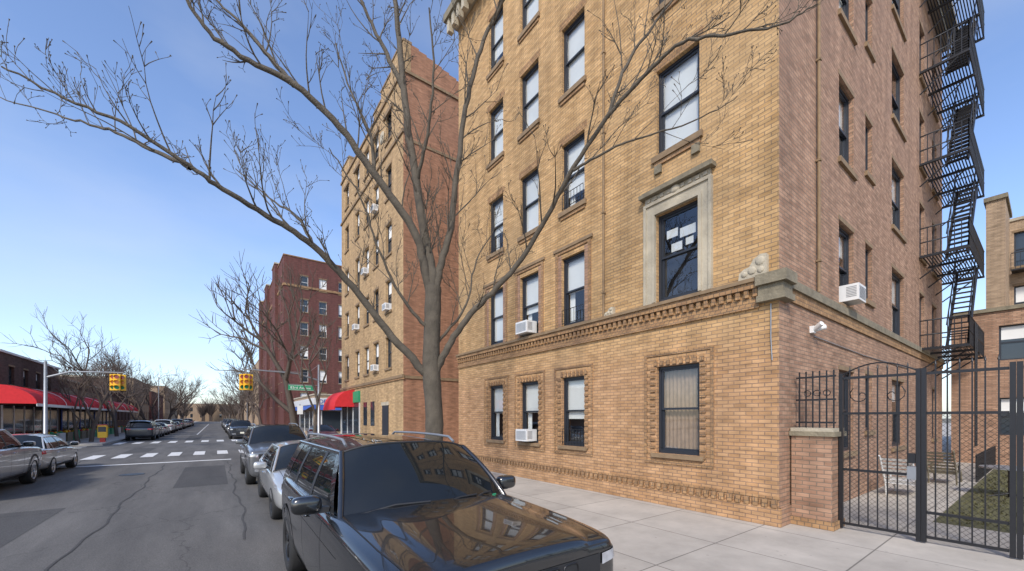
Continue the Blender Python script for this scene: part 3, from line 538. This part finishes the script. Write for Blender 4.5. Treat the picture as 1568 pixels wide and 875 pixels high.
def build_parts(kind,pm,rim,hero):
    S=SPEC[kind]; Lc=S['L']; hL=Lc/2; out={}; suv=kind=='suv'
    b=MB(); rows=[]
    for s,w,zb,zs,zt in S['st']:
        y=s-hL; zm=zb+(zs-zb)*.55; hood=suv and s<1.5
        half=[(0,zb),(w*.82,zb),(w*.975,zb+.10),(w,zm),(w*.995,zs-.085),(w*.95,zs-.003),(w*.74,zt-(.040 if hood else .015)),(w*.66,zt-(.036 if hood else .010)),(w*.60,zt-(.004 if hood else .008)),(w*.3,zt+.008)]
        ring=[(x,y,z) for x,z in half]+[(0,y,zt+.012)]+[(-x,y,z) for x,z in half[:0:-1]]
        rows.append(ring)
    b.grid(rows,pm,True,cu=True)
    n=len(rows[0]); 
    b.f.append(tuple(range(n-1,-1,-1))); b.m.append(0); b.sm.append(True); k0=(len(rows)-1)*n; b.f.append(tuple(range(k0,k0+n))); b.m.append(0); b.sm.append(True)
    b.mi(CLAD)
    o=b.obj('tmp_body'); 
    sb=o.modifiers.new('s','SUBSURF'); sb.levels=sb.render_levels=3 if hero else 2
    c=MB()
    for wy in S['wy']:
        R=S['R']+.055; nn=40; ring=lambda x:[(x,wy-hL+R*math.cos(2*math.pi*k/nn),S['R']+.02+R*math.sin(2*math.pi*k/nn)) for k in range(nn)]
        for sg in (1,-1):
            r0=ring(sg*.62); r1=ring(sg*1.3)
            i=len(c.v); c.v+=r0+r1; k=c.mi(CLAD)
            for q in range(nn): c.f.append((i+q,i+(q+1)%nn,i+nn+(q+1)%nn,i+nn+q) if sg<0 else (i+q,i+nn+q,i+nn+(q+1)%nn,i+(q+1)%nn)); c.m.append(k); c.sm.append(True)
            c.f.append(tuple(range(i,i+nn)) if sg>0 else tuple(range(i+nn-1,i-1,-1))); c.m.append(k); c.sm.append(False)
            c.f.append(tuple(range(i+2*nn-1,i+nn-1,-1)) if sg>0 else tuple(range(i+nn,i+2*nn))); c.m.append(k); c.sm.append(False)
    co=c.obj('tmp_cut')
    bo=o.modifiers.new('b','BOOLEAN'); bo.operation='DIFFERENCE'; bo.solver='EXACT'; bo.object=co; 
    try: bo.material_mode='TRANSFER'
    except Exception: pass
    bpy.context.view_layer.update(); dg=bpy.context.evaluated_depsgraph_get(); ev=o.evaluated_get(dg); me=bpy.data.meshes.new_from_object(ev)
    bpy.data.objects.remove(o); bpy.data.objects.remove(co)
    out['body']=me
    bv=BVHTree.FromPolygons([v.co.copy() for v in me.vertices],[tuple(p.vertices) for p in me.polygons])
    d=MB()
    def ray(ax,a,bq,off):
        if ax=='front': og,di=Vector((a,-6,bq)),Vector((0,1,0))
        elif ax=='rear': og,di=Vector((a,6,bq)),Vector((0,-1,0))
        elif ax=='top': og,di=Vector((a,bq,5)),Vector((0,0,-1))
        elif ax=='R': og,di=Vector((5,a,bq)),Vector((-1,0,0))
        else: og,di=Vector((-5,a,bq)),Vector((1,0,0))
        h=bv.ray_cast(og,di)
        if h[0] is None: return None
        nn=h[1]; 
        if nn.dot(di)>0: nn=-nn
        return h[0]+nn*off
    def patch(ax,q,nu,nv,mt,off=.004):
        rows=[]
        for j in range(nv+1):
            r=[]
            for i in range(nu+1):
                u,v=i/nu,j/nv; a=(q[0][0]*(1-u)+q[1][0]*u)*(1-v)+(q[3][0]*(1-u)+q[2][0]*u)*v; c_=(q[0][1]*(1-u)+q[1][1]*u)*(1-v)+(q[3][1]*(1-u)+q[2][1]*u)*v
                p=ray(ax,a,c_,off)
                if p is None: return
                r.append(p)
            rows.append(r)
        d.grid(rows,mt,True)
    def line(ax,pts,w,mt,off=.003,n=10):
        for (a0,b0),(a1,b1) in zip(pts[:-1],pts[1:]):
            dx,dy=a1-a0,b1-b0; l=math.hypot(dx,dy) or 1; nx,ny=-dy/l*w/2,dx/l*w/2
            patch(ax,[(a0-nx,b0-ny),(a1-nx,b1-ny),(a1+nx,b1+ny),(a0+nx,b0+ny)],n,1,mt,off)
    Y=lambda s:s-hL
    bd=S['bounds']; xb,xt,zbt,zt,cr=S['xb'],S['xt'],S['zbelt'],S['zt'],S['crown']
    for sd in 'LR':
        z0=.42 if suv else .33; zt_=zbt-.02
        d1,d2,d3=(bd[1][0]+.12,bd[2][0]+.06,bd[4][0]+.08) if suv else (1.55,2.56,3.40)
        for s_ in (d1,d2,d3): line(sd,[(Y(s_),zt_-.02),(Y(s_)+.015,(zt_+z0)/2),(Y(s_),z0)],.009,CLAD)
        line(sd,[(Y(d1),z0),(Y(d3),z0)],.009,CLAD,n=20)
        zc=.26 if suv else .22
        patch(sd,[(Y(S['wy'][0]+S['R']+.07),zc),(Y(S['wy'][1]-S['R']-.07),zc),(Y(S['wy'][1]-S['R']-.07),zc+.14),(Y(S['wy'][0]+S['R']+.07),zc+.14)],20,3,CLAD,.008)
        for wy in S['wy']:
            R=S['R']+.05
            for k in range(20):
                a0=math.pi*(-.04+1.08*k/20); a1=math.pi*(-.04+1.08*(k+1)/20)
                f=lambda a,r:(Y(wy)+r*math.cos(a),S['R']+.02+r*math.sin(a))
                patch(sd,[f(a0,R+.004),f(a1,R+.004),f(a1,R+(.06 if suv else .02)),f(a0,R+(.06 if suv else .02))],1,1,CLAD if suv else pm,.01)
        sx=1 if sd=='R' else -1
        for s_ in (d2-.22,d3-.25): d.ell((sx*(S['st'][5][1]+.005),Y(s_),zbt-.13),(.022,.11,.018),pm if hero else CHROME,.7,12,8)
        line(sd,[(Y(1.2),zbt-.24),(Y(4.2),zbt-.19)],.008,pm,.008,n=24)
        mx=sx*(xb+.18); d.ell((mx,Y(bd[1][0]+.16),zbt+.09),(.125,.07,.08),pm,.6,20,12); d.box(min(sx*xb,mx)-.0,max(sx*xb,mx),Y(bd[1][0]+.12),Y(bd[1][0]+.19),zbt+.01,zbt+.06,CLAD)
        d.ell((mx,Y(bd[1][0]+.215),zbt+.09),(.105,.03,.065),CGLASS,.6,14,8)
    hs=S['st'][6][0]-.20; hx=.84 if suv else .70
    for sx in (1,-1):
        line('top',[(sx*hx*.95,Y(.10)),(sx*hx,Y(.6)),(sx*(hx+.02),Y(hs))],.010,CLAD,n=14)
    if suv:
        line('front',[(-.84,1.03),(0,1.045),(.84,1.03)],.012,CLAD,n=20)
        patch('front',[(-.70,.80),(.70,.80),(.70,.97),(-.70,.97)],24,4,CLAD,.006)
        for k in range(7):
            cx=-.57+k*.19
            f2=lambda a:(math.copysign(abs(math.cos(a))**.5,math.cos(a))*.072,math.copysign(abs(math.sin(a))**.5,math.sin(a))*.070)
            d.tube([(cx+f2(a*math.pi/10)[0],Y(-.012)+.06*abs(cx)**2,.885+f2(a*math.pi/10)[1]) for a in range(21)],.008,GRAYM if not hero else RIMB,6,False)
            for q in range(5): d.tube([(cx-.06,Y(-.008)+.06*cx*cx,.835+q*.025),(cx+.06,Y(-.008)+.06*cx*cx,.835+q*.025)],.003,GRAYM,4)
        for sx in (1,-1):
            patch('front',[(sx*.72,.88),(sx*.90,.90),(sx*.90,.975),(sx*.72,.965)],8,3,LENS,.01); patch('R' if sx>0 else 'L',[(Y(.03),.90),(Y(.36),.94),(Y(.36),1.005),(Y(.03),.98)],8,3,LENS,.01)
            patch('front',[(sx*.5,.46),(sx*.80,.46),(sx*.80,.54),(sx*.5,.56)],8,2,LENS,.01)
            patch('rear',[(sx*.55,.96),(sx*.86,.96),(sx*.84,1.06),(sx*.55,1.06)],8,3,REDL,.01); patch('R' if sx>0 else 'L',[(Y(4.55),.96),(Y(4.82),.96),(Y(4.82),1.04),(Y(4.55),1.06)],5,3,REDL,.01)
        patch('front',[(-.72,.42),(.72,.42),(.70,.64),(-.70,.64)],20,4,CLAD,.006)
        d.box(-.16,.16,Y(-.03),Y(0)+.02,.52,.68,PLATE)
    else:
        patch('front',[(-.45,.40),(.45,.40),(.40,.54),(-.40,.54)],14,3,CLAD,.006); patch('front',[(-.6,.27),(.6,.27),(.55,.35),(-.55,.35)],14,2,CLAD,.006)
        for sx in (1,-1):
            patch('front',[(sx*.48,.54),(sx*.78,.60),(sx*.80,.68),(sx*.50,.60)],6,3,LENS,.008); patch('R' if sx>0 else 'L',[(Y(.1),.58),(Y(.5),.68),(Y(.5),.74),(Y(.12),.66)],6,3,LENS,.008)
            patch('rear',[(sx*.40,.80),(sx*.70,.80),(sx*.70,.92),(sx*.40,.90)],6,3,REDL,.01); patch('R' if sx>0 else 'L',[(Y(4.25),.80),(Y(4.58),.78),(Y(4.58),.90),(Y(4.25),.90)],5,3,REDL,.01)
        d.box(-.16,.16,Y(-.025),Y(.04),.36,.46,PLATE); d.box(-.16,.16,Y(Lc)-.03,Y(Lc)+.01,.62,.72,PLATE)
    out['detail']=d
    g=MB(); T=[k/8-1 for k in range(17)]
    zc=lambda t:zt+cr*(1-abs(t)**3.2)
    fs,rs=bd[0],bd[-1]
    wsr=[[( (xb-.03)*t*(1-v)+xt*t*v,(Y(fs[0])-.22*(1-t*t))*(1-v)+(Y(fs[1])-.10*(1-t*t))*v-.03*math.sin(math.pi*v),(zbt-.03)*(1-v)+zc(t)*v+.03*math.sin(math.pi*v)) for t in T] for v in [k/8 for k in range(9)]]
    g.grid(wsr,CGLASS)
    rgr=[[( (xb-.05)*t*(1-v)+xt*t*v,(Y(rs[0])+.10*(1-t*t))*(1-v)+(Y(rs[1])+.06*(1-t*t))*v+.02*math.sin(math.pi*v),(zbt+(.02 if suv else .03))*(1-v)+zc(t)*v) for t in T] for v in [k/6 for k in range(7)]]
    g.grid(rgr,CGLASS)
    ns=12; roof=[]
    for k in range(ns+1):
        v=k/ns; row=[]
        for t in T:
            yy=(Y(fs[1])-.10*(1-t*t))*(1-v)+(Y(rs[1])+.06*(1-t*t))*v; row.append((xt*t,yy,zc(t)+.03*math.sin(math.pi*v)*(1-abs(t)**4)))
        roof.append(row)
    g.grid(roof,pm)
    if suv:   # panoramic roof glass
        g.grid([[(roof[k][j][0],roof[k][j][1],roof[k][j][2]+.004) for j in range(4,13)] for k in range(1,9)],CGLASS)
    kinds=[pm,CGLASS,CLAD,CGLASS,CLAD if hero else pm,CGLASS,pm]
    for sx in (1,-1):
        for i in range(len(bd)-1):
            (a0,a1),(b0,b1)=bd[i],bd[i+1]
            zlo=zbt-.06
            def pt(s0,s1,v,o_=0): 
                bul=.035*math.sin(math.pi*min(1,v*.9+.1)); return (sx*((xb+.0)*(1-v)+xt*v+bul+o_),Y(s0*(1-v)+s1*v),zlo*(1-v)+zt*v)
            g.grid([[pt(a0,a1,v,0 if kinds[i]==CGLASS else .004) for v in [k/6 for k in range(7)]],[pt(b0,b1,v,0 if kinds[i]==CGLASS else .004) for v in [k/6 for k in range(7)]]],kinds[i])
        g.tube([wsr[k][0 if sx<0 else 16] for k in range(9)],.028,pm,8)
        g.tube([roof[k][0 if sx<0 else 16] for k in range(ns+1)],.026,pm,8)
        g.tube([rgr[k][0 if sx<0 else 16] for k in range(7)],.026,pm,8)
        g.tube([(sx*(xb+.02),Y(bd[1][0]-.05),zbt-.005),(sx*(xb+.03),Y(2.6),zbt-.0),(sx*(xb+.015),Y(bd[-2][0]),zbt+.0)],.010,CHROME,6)
        if suv:
            rp=[(sx*(xt-.07),Y(fs[1]+.12),zt+cr*.70),(sx*(xt-.07),Y(fs[1]+.24),zt+cr*.75+.05)]+[(sx*(xt-.07),Y(fs[1]+.24+(rs[1]-fs[1]-.45)*k/6),zt+cr*.75+.055+.012*math.sin(math.pi*k/6)) for k in range(1,7)]+[(sx*(xt-.07),Y(rs[1]-.08),zt+cr*.7)]
            g.tube(rp,.016,GRAYM,8)
    g.tube([wsr[0][k] for k in range(17)],.02,CLAD,6); g.tube([wsr[-1][k] for k in range(17)],.012,CLAD,6)
    w=lambda v,t,o_=.018:Vector(wsr[int(v*8)][int((t+1)*8)])+Vector((0,-o_,o_))
    g.tube([w(0,-.3),w(.13,.25),w(.13,.5)],.011,CLAD,5); g.tube([w(0,.15),w(.13,.7),w(.13,.85)],.011,CLAD,5); g.tube([w(0,-.88),w(.13,-.5),w(.13,-.1)],.011,CLAD,5)
    if suv:
        sp=[[(xt*1.0*t,Y(rs[1])+.02+q*.22+.06*(1-t*t),zc(t)+.012-q*.05) for t in T] for q in (0,1)]; g.grid(sp,pm)
        def sticker(i0,j0,mt):
            a=[Vector(wsr[i0][j0]),Vector(wsr[i0][j0+1]),Vector(wsr[i0+1][j0+1]),Vector(wsr[i0+1][j0])]; c_=sum(a,Vector())/4; nn=(a[1]-a[0]).cross(a[3]-a[0]).normalized(); 
            if nn.z<0: nn=-nn
            g.face([c_+(p-c_)*.6+nn*.006 for p in a],mt)
        if hero: sticker(0,14,GRNS)
    out['gh']=g
    w=MB(); R=S['R']
    for wy in S['wy']:
        for sx in (1,-1):
            c0=(sx*(S['st'][5][1]-.14),Y(wy),R)
            f=lambda p:[(sx*a,r) for a,r in p]
            w.lathe_x(c0,f([(-.12,R*.66),(-.12,R*.93),(-.09,R),(.09,R),(.125,R*.94),(.135,R*.80),(.12,R*.68),(.10,R*.665)]),TYRE,36)
            w.lathe_x(c0,f([(.115,R*.69),(.115,R*.64),(.05,R*.60),(-.1,R*.60)]),rim,36); w.lathe_x(c0,f([(0,R*.6),(0,0)]),CLAD,24); w.lathe_x(c0,f([(.09,0),(.09,R*.13),(.06,R*.17)]),rim,16)
            for k in range(5):
                for dd in (-.16,.16):
                    a=k*2*math.pi/5+.3; p0=Vector((0,math.cos(a+dd*.6),math.sin(a+dd*.6)))*R*.12; p1=Vector((0,math.cos(a+dd),math.sin(a+dd)))*R*.66
                    q=Vector(c0)+Vector((sx*.085,0,0)); w.tube([q+p0,q+p1],[.028,.022],rim,6)
    out['wheels']=w
    return out
CACHE={}
def car(kind,pm,x,y,away=False,rim=RIMS,hero=False,name=None,s=1):
    key=(kind,pm.name,rim.name,hero)
    if key not in CACHE:
        p=build_parts(kind,pm,rim,hero); CACHE[key]={'body':p['body'],'fittings':p['detail'].mesh('fittings'),'cabin':p['gh'].mesh('cabin'),'wheels':p['wheels'].mesh('wheels')}
        for q in p['body'].polygons: q.use_smooth=True
    e=empty(name or ('parked_suv' if kind=='suv' else 'parked_sedan'),(x,y,RZ)); e.rotation_euler=(0,0,math.pi if away else 0); e.scale=(s,s,s)
    for k,me in CACHE[key].items(): o=bpy.data.objects.new(k,me); COL.objects.link(o); o.parent=e
    return e
car('suv',PB,1.72,4.55,rim=RIMB,hero=True)
car('sedan',PW,1.78,10.75,rim=RIMB)
car('suv',PG,1.70,16.1)
car('suv',PS_,-5.5,17.3,away=True); car('sedan',PW,-5.5,22.3,away=True)
car('suv',PD,2.0,44.0+4); car('sedan',PD,2.0,54); car('sedan',PWH,2.0,60); car('suv',PG,2,67); car('sedan',PW,2,74); car('suv',PD,2,82)
car('suv',PD,-5.4,50,away=True); car('sedan',PG,-5.4,56,away=True); car('sedan',PW,-5.4,62.5,away=True); car('suv',PWH,-5.4,69,away=True); car('sedan',PD,-5.4,76,away=True); car('sedan',PW,-5.4,84,away=True); car('suv',PG,-5.4,92,away=True)
car('sedan',PR,7.2,36.5,away=False); 
for y in (98,106,114,124): car(random.choice(['suv','sedan']),random.choice([PD,PG,PW]),2,y); car(random.choice(['suv','sedan']),random.choice([PD,PG,PW]),-5.4,y+3,away=True)
# ------------------------------------------------------------------ trees
def catmull(pts,n=6):
    out=[]; P=[pts[0]]+pts+[pts[-1]]
    for i in range(1,len(P)-2):
        for k in range(n):
            t=k/n; p0,p1,p2,p3=P[i-1],P[i],P[i+1],P[i+2]
            out.append(.5*((2*p1)+(p2-p0)*t+(2*p0-5*p1+4*p2-p3)*t*t+(3*p1-p0-3*p2+p3)*t**3))
    out.append(pts[-1]); return out
def curve_obj(name,spl,mat,res=1,parent=None):
    c=bpy.data.curves.new(name,'CURVE'); c.dimensions='3D'; c.bevel_depth=1; c.bevel_resolution=res; c.use_fill_caps=False; c.materials.append(mat)
    for pts,rad in spl:
        s=c.splines.new('POLY'); s.points.add(len(pts)-1)
        for i,(p,r) in enumerate(zip(pts,rad)): s.points[i].co=(p[0],p[1],p[2],1); s.points[i].radius=r
        s.use_smooth=True
    o=bpy.data.objects.new(name,c); COL.objects.link(o)
    if parent: o.parent=parent
    return o
rnd=random.Random(21)
def rv(): return Vector((rnd.uniform(-1,1),rnd.uniform(-1,1),rnd.uniform(-1,1)))
def clip_ok(p): return not (p.x>X0-.35 and p.y<Y1+.3)
Fv=Vector((.5948,.8039,0)); Rv=Vector((.8039,-.5948,0))
def T3(a,z,h): return Rv*a+Fv*z+Vector((0,0,h))
BR=[
 ([(-1.93,9.17,2.87),(-2.67,8.9,3.71),(-3.38,8.5,4.67),(-3.97,8.0,5.32),(-4.51,7.6,5.65),(-5.07,7.0,5.90),(-5.40,6.7,6.11),(-6.0,6.3,6.47),(-6.7,6.0,6.69),(-7.29,5.7,6.92)],.10,.012),
 ([(-5.40,6.7,6.11),(-6.2,6.85,6.5),(-7.0,6.95,6.9),(-7.81,7.0,7.15),(-9.08,7.1,7.57)],.045,.008),
 ([(-1.82,9.17,4.3),(-1.95,9.15,5.1),(-2.23,9.0,6.16),(-2.97,8.7,7.15),(-3.62,8.4,8.0),(-4.36,8.0,8.56),(-5.07,7.7,8.78),(-5.6,7.4,9.02),(-5.92,7.2,9.53),(-6.2,7.1,10.0)],.125,.02),
 ([(-4.36,8.0,8.56),(-5.0,8.2,9.3),(-5.5,8.3,9.95),(-6.22,8.4,10.67)],.06,.02),
 ([(-1.80,9.17,4.4),(-1.84,9.2,5.2),(-2.06,9.3,6.3),(-2.46,9.5,8.72),(-2.72,9.7,10.76),(-2.89,9.8,12.45),(-3.13,9.9,14.2)],.15,.04),
 ([(-2.60,9.6,9.8),(-3.0,9.6,10.6),(-3.3,9.6,11.2),(-3.74,9.6,12.24),(-3.9,9.6,13.3)],.07,.02),
 ([(-1.79,9.17,4.5),(-1.66,9.2,5.3),(-1.43,9.3,6.3),(-1.26,9.4,7.88),(-1.05,9.5,9.49),(-.66,9.6,10.98),(-.06,9.6,12.24),(.25,9.6,13.5)],.10,.03),
 ([(-1.76,9.17,2.9),(-1.45,9.1,3.5),(-.94,9.0,4.22),(-.17,8.8,4.92),(.53,8.5,5.78),(1.11,7.9,6.64),(1.76,7.4,7.45),(2.32,6.9,7.84),(2.73,6.4,7.9),(3.29,6.0,7.65),(3.8,5.6,7.42),(4.1,5.4,7.5)],.095,.008),
 ([(1.76,7.4,7.45),(2.12,7.4,8.42),(2.57,7.3,9.05),(3.07,7.2,9.65)],.04,.015),
 ([(1.18,7.8,6.72),(1.7,7.5,6.85),(2.18,7.2,6.9),(3.1,6.9,7.0),(3.72,6.6,7.2)],.03,.007),
 ([(-1.9,9.1,3.9),(-2.4,8.8,4.5),(-2.8,8.5,5.4),(-3.1,8.2,6.4),(-3.6,7.9,7.2)],.045,.01),
 ([(-2.25,9.4,7.4),(-1.9,9.0,8.3),(-1.7,8.7,9.4),(-1.75,8.5,10.6)],.05,.015),
 ([(-3.0,8.7,7.2),(-3.2,9.0,8.3),(-3.7,9.2,9.4),(-4.1,9.3,10.6)],.05,.012),
 ([(-1.72,9.2,3.6),(-1.1,9.6,4.6),(-.9,10.0,5.8),(-.4,10.3,6.8)],.04,.01),
 ([(-3.97,8.0,5.32),(-4.5,8.4,6.1),(-5.2,8.6,6.6),(-6.0,8.7,7.3)],.04,.01),
]
spl=[]; 
tr_=[T3(-1.80,9.17,-.1),T3(-1.81,9.17,.3),T3(-1.80,9.17,1.2),T3(-1.78,9.17,1.9),T3(-1.85,9.17,3.1),T3(-1.82,9.17,4.2),T3(-1.80,9.17,4.9)]
tp_=catmull(tr_,5); spl.append((tp_,[.34-.11*min(1,i/5)-.05*i/len(tp_)+rnd.uniform(-.008,.008) for i in range(len(tp_))]))
def wand(p,d,L,r,lvl,up=.25):
    n=6 if lvl<2 else 4; pts=[p.copy()]; q=p.copy(); dd=d.normalized()
    bend=rv()*.10
    for i in range(n):
        dd=(dd+bend+rv()*.10+Vector((0,0,up*.30))).normalized(); q=q+dd*L/n
        if not clip_ok(q): break
        pts.append(q.copy())
    if len(pts)<2: return
    m_=len(pts); rad=[max(.003,r*(1-.8*i/(m_-1))) for i in range(m_)]
    if lvl==2: rad[-1]=.009
    spl.append((pts,rad))
    if lvl<2:
        k=rnd.randint(3,6) if lvl==0 else rnd.randint(2,4)
        for j in range(k):
            i=rnd.randint(1,m_-1); t=(pts[i]-pts[i-1]).normalized(); s=t.cross(rv()).normalized()
            wand(pts[i],t*.9+s*rnd.uniform(.4,.75),L*rnd.uniform(.28,.5),max(.0045,r*.5),lvl+1,up)
for pts,r0,r1 in BR:
    c=catmull([T3(*p) for p in pts],6); c=[p+rv()*.018 for p in c]; m_=len(c)
    rad=[r0+(r1-r0)*(i/(m_-1))**.75 for i in range(m_)]; spl.append((c,rad))
    tot=sum((c[i+1]-c[i]).length for i in range(m_-1)); cnt=int(tot*2.7)
    for k in range(cnt):
        i=int(m_*(.16+.84*(k+rnd.random())/cnt)); i=min(m_-2,max(1,i)); t=(c[i+1]-c[i]).normalized(); s=t.cross(rv()).normalized()
        if s.z<-.35: s=-s
        frac=i/m_; wand(c[i],t*.85+s*.7,rnd.uniform(.6,1.8)*(1.1-.45*frac),min(.018,rad[i]*.42),0,.28)
curve_obj('street_tree',spl,BARKG,2)
def bare(name,loc,H,seed,mat=BARKF,levels=5,sp=.75,trunk=.24,kids=(3,4)):
    R=random.Random(seed); S=[]
    def rr(): return Vector((R.uniform(-1,1),R.uniform(-1,1),R.uniform(-1,1)))
    def go(p,d,L,r,l):
        pts=[p]; q=p; dd=d
        for i in range(4): dd=(dd+rr()*.13+Vector((0,0,.06))).normalized(); q=q+dd*L/4; pts.append(q)
        S.append((pts,[r*(1-.11*i) for i in range(5)]))
        if l==0: return
        for j in range(R.randint(*kids)):
            a=rr().cross(dd).normalized(); st=pts[R.choice([2,3,4,4])] if j else pts[4]
            go(st,(dd*1.0+a*R.uniform(.4,sp+.2)+Vector((0,0,.12))).normalized(),L*R.uniform(.6,.85),max(.010,r*.55),l-1)
    go(Vector((0,0,-.1)),Vector((R.uniform(-.1,.1),R.uniform(-.1,.1),1)),H*.30,trunk,levels)
    o=curve_obj(name,S,mat,0); o.location=loc; return o
bare('street_tree',(4.5,31.0,0),15.5,3,BARK,5,.7,.30)
bare('street_tree',(4.3,24.0,0),9.5,12,BARK,4,.7,.14)
t1=bare('street_tree',(-7.9,45,0),10.5,5,BARKF,5,.9,.2); t2=bare('street_tree',(-8.0,56,0),11,9,BARKF,5,.8,.22)
def dup(src,loc,rz,s): o=bpy.data.objects.new('street_tree',src.data); COL.objects.link(o); o.location=loc; o.rotation_euler=(0,0,rz); o.scale=(s,s,s)
for i,(x,y,s) in enumerate(((-8,66,1.0),(-8,78,1.1),(-8.2,92,1.1),(-8,108,1.2),(-8,128,1.2),(5.2,66,1.1),(5.2,80,.9),(5,96,1.1),(5,114,1.2),(5,134,1.2),(-8,150,1.3),(5,160,1.3))): dup([t1,t2][i%2],(x,y,0),i*1.3,s)
dup(t1,(-8.4,34.5+9.5,0),2.0,.75)
rnd2=random.Random(4); S=[]
for k in range(90):
    x=rnd2.uniform(-60,40); y=rnd2.uniform(205,258)
    if abs(x+1.7)<6: y=256
    h=rnd2.uniform(7,13); S.append(([Vector((x,y,0)),Vector((x,y,h*.4))],[.3,.2]))
    for j in range(36):
        a=rnd2.uniform(0,6.28); l=rnd2.uniform(.3,.6)*h; z0=rnd2.uniform(.25,.6)*h
        S.append(([Vector((x,y,z0)),Vector((x+math.cos(a)*l*.35,y+math.sin(a)*l*.35,z0+l*.5)),Vector((x+math.cos(a)*l*.6,y+math.sin(a)*l*.6,z0+l*.85))],[.12,.09,.05]))
curve_obj('distant_trees',S,BARKF,0)
# ------------------------------------------------------------------ light, sky, camera
to_sun=Vector((-.64,-.50,.66)).normalized(); el=math.asin(to_sun.z); az=math.atan2(to_sun.x,to_sun.y)
sd=bpy.data.lights.new('sun','SUN'); sd.energy=3.5; sd.angle=math.radians(9.0); sd.color=(1,.93,.83); so=bpy.data.objects.new('sun',sd); COL.objects.link(so); so.rotation_euler=to_sun.to_track_quat('Z','Y').to_euler(); so.location=(0,0,30)
w=bpy.data.worlds.new('World'); sc.world=w; w.use_nodes=True; N=w.node_tree.nodes; L=w.node_tree.links
sk=N.new('ShaderNodeTexSky'); sk.sky_type='NISHITA'; sk.sun_disc=False; sk.sun_elevation=el; sk.sun_rotation=az%(2*math.pi); sk.air_density=1.0; sk.dust_density=1.0; sk.ozone_density=1.5
gm=N.new('ShaderNodeMix'); gm.data_type='RGBA'; gm.blend_type='MULTIPLY'; gm.inputs[0].default_value=1; gm.inputs[7].default_value=(1.55,1.60,1.80,1); L.new(sk.outputs[0],gm.inputs[6])
tc=N.new('ShaderNodeTexCoord'); mp=N.new('ShaderNodeMapping'); mp.inputs['Scale'].default_value=(1.0,1.0,2.6); L.new(tc.outputs['Generated'],mp.inputs[0])
n=N.new('ShaderNodeTexNoise'); n.inputs['Scale'].default_value=1.7; n.inputs['Detail'].default_value=6; n.inputs['Roughness'].default_value=.5; L.new(mp.outputs[0],n.inputs['Vector'])
r=N.new('ShaderNodeMapRange'); r.inputs['From Min'].default_value=.45; r.inputs['From Max'].default_value=.85; r.inputs['To Max'].default_value=.4; L.new(n.outputs['Fac'],r.inputs[0])
mx=N.new('ShaderNodeMix'); mx.data_type='RGBA'; mx.inputs[7].default_value=(5.5,5.9,6.5,1); L.new(r.outputs[0],mx.inputs[0]); L.new(gm.outputs[2],mx.inputs[6])
bg=N['Background']; bg.inputs['Strength'].default_value=.15; L.new(mx.outputs[2],bg.inputs[0])
cd=bpy.data.cameras.new('camera'); cam=bpy.data.objects.new('camera',cd); COL.objects.link(cam); sc.camera=cam
cam.location=(0,0,1.9); cam.rotation_euler=(math.pi/2,0,math.radians(-36.5)); cd.lens=14.07; cd.sensor_width=36; cd.shift_y=.129; cd.clip_end=4000; cd.clip_start=.05
sc.view_settings.view_transform='Standard'; sc.view_settings.look='None'; sc.view_settings.exposure=0
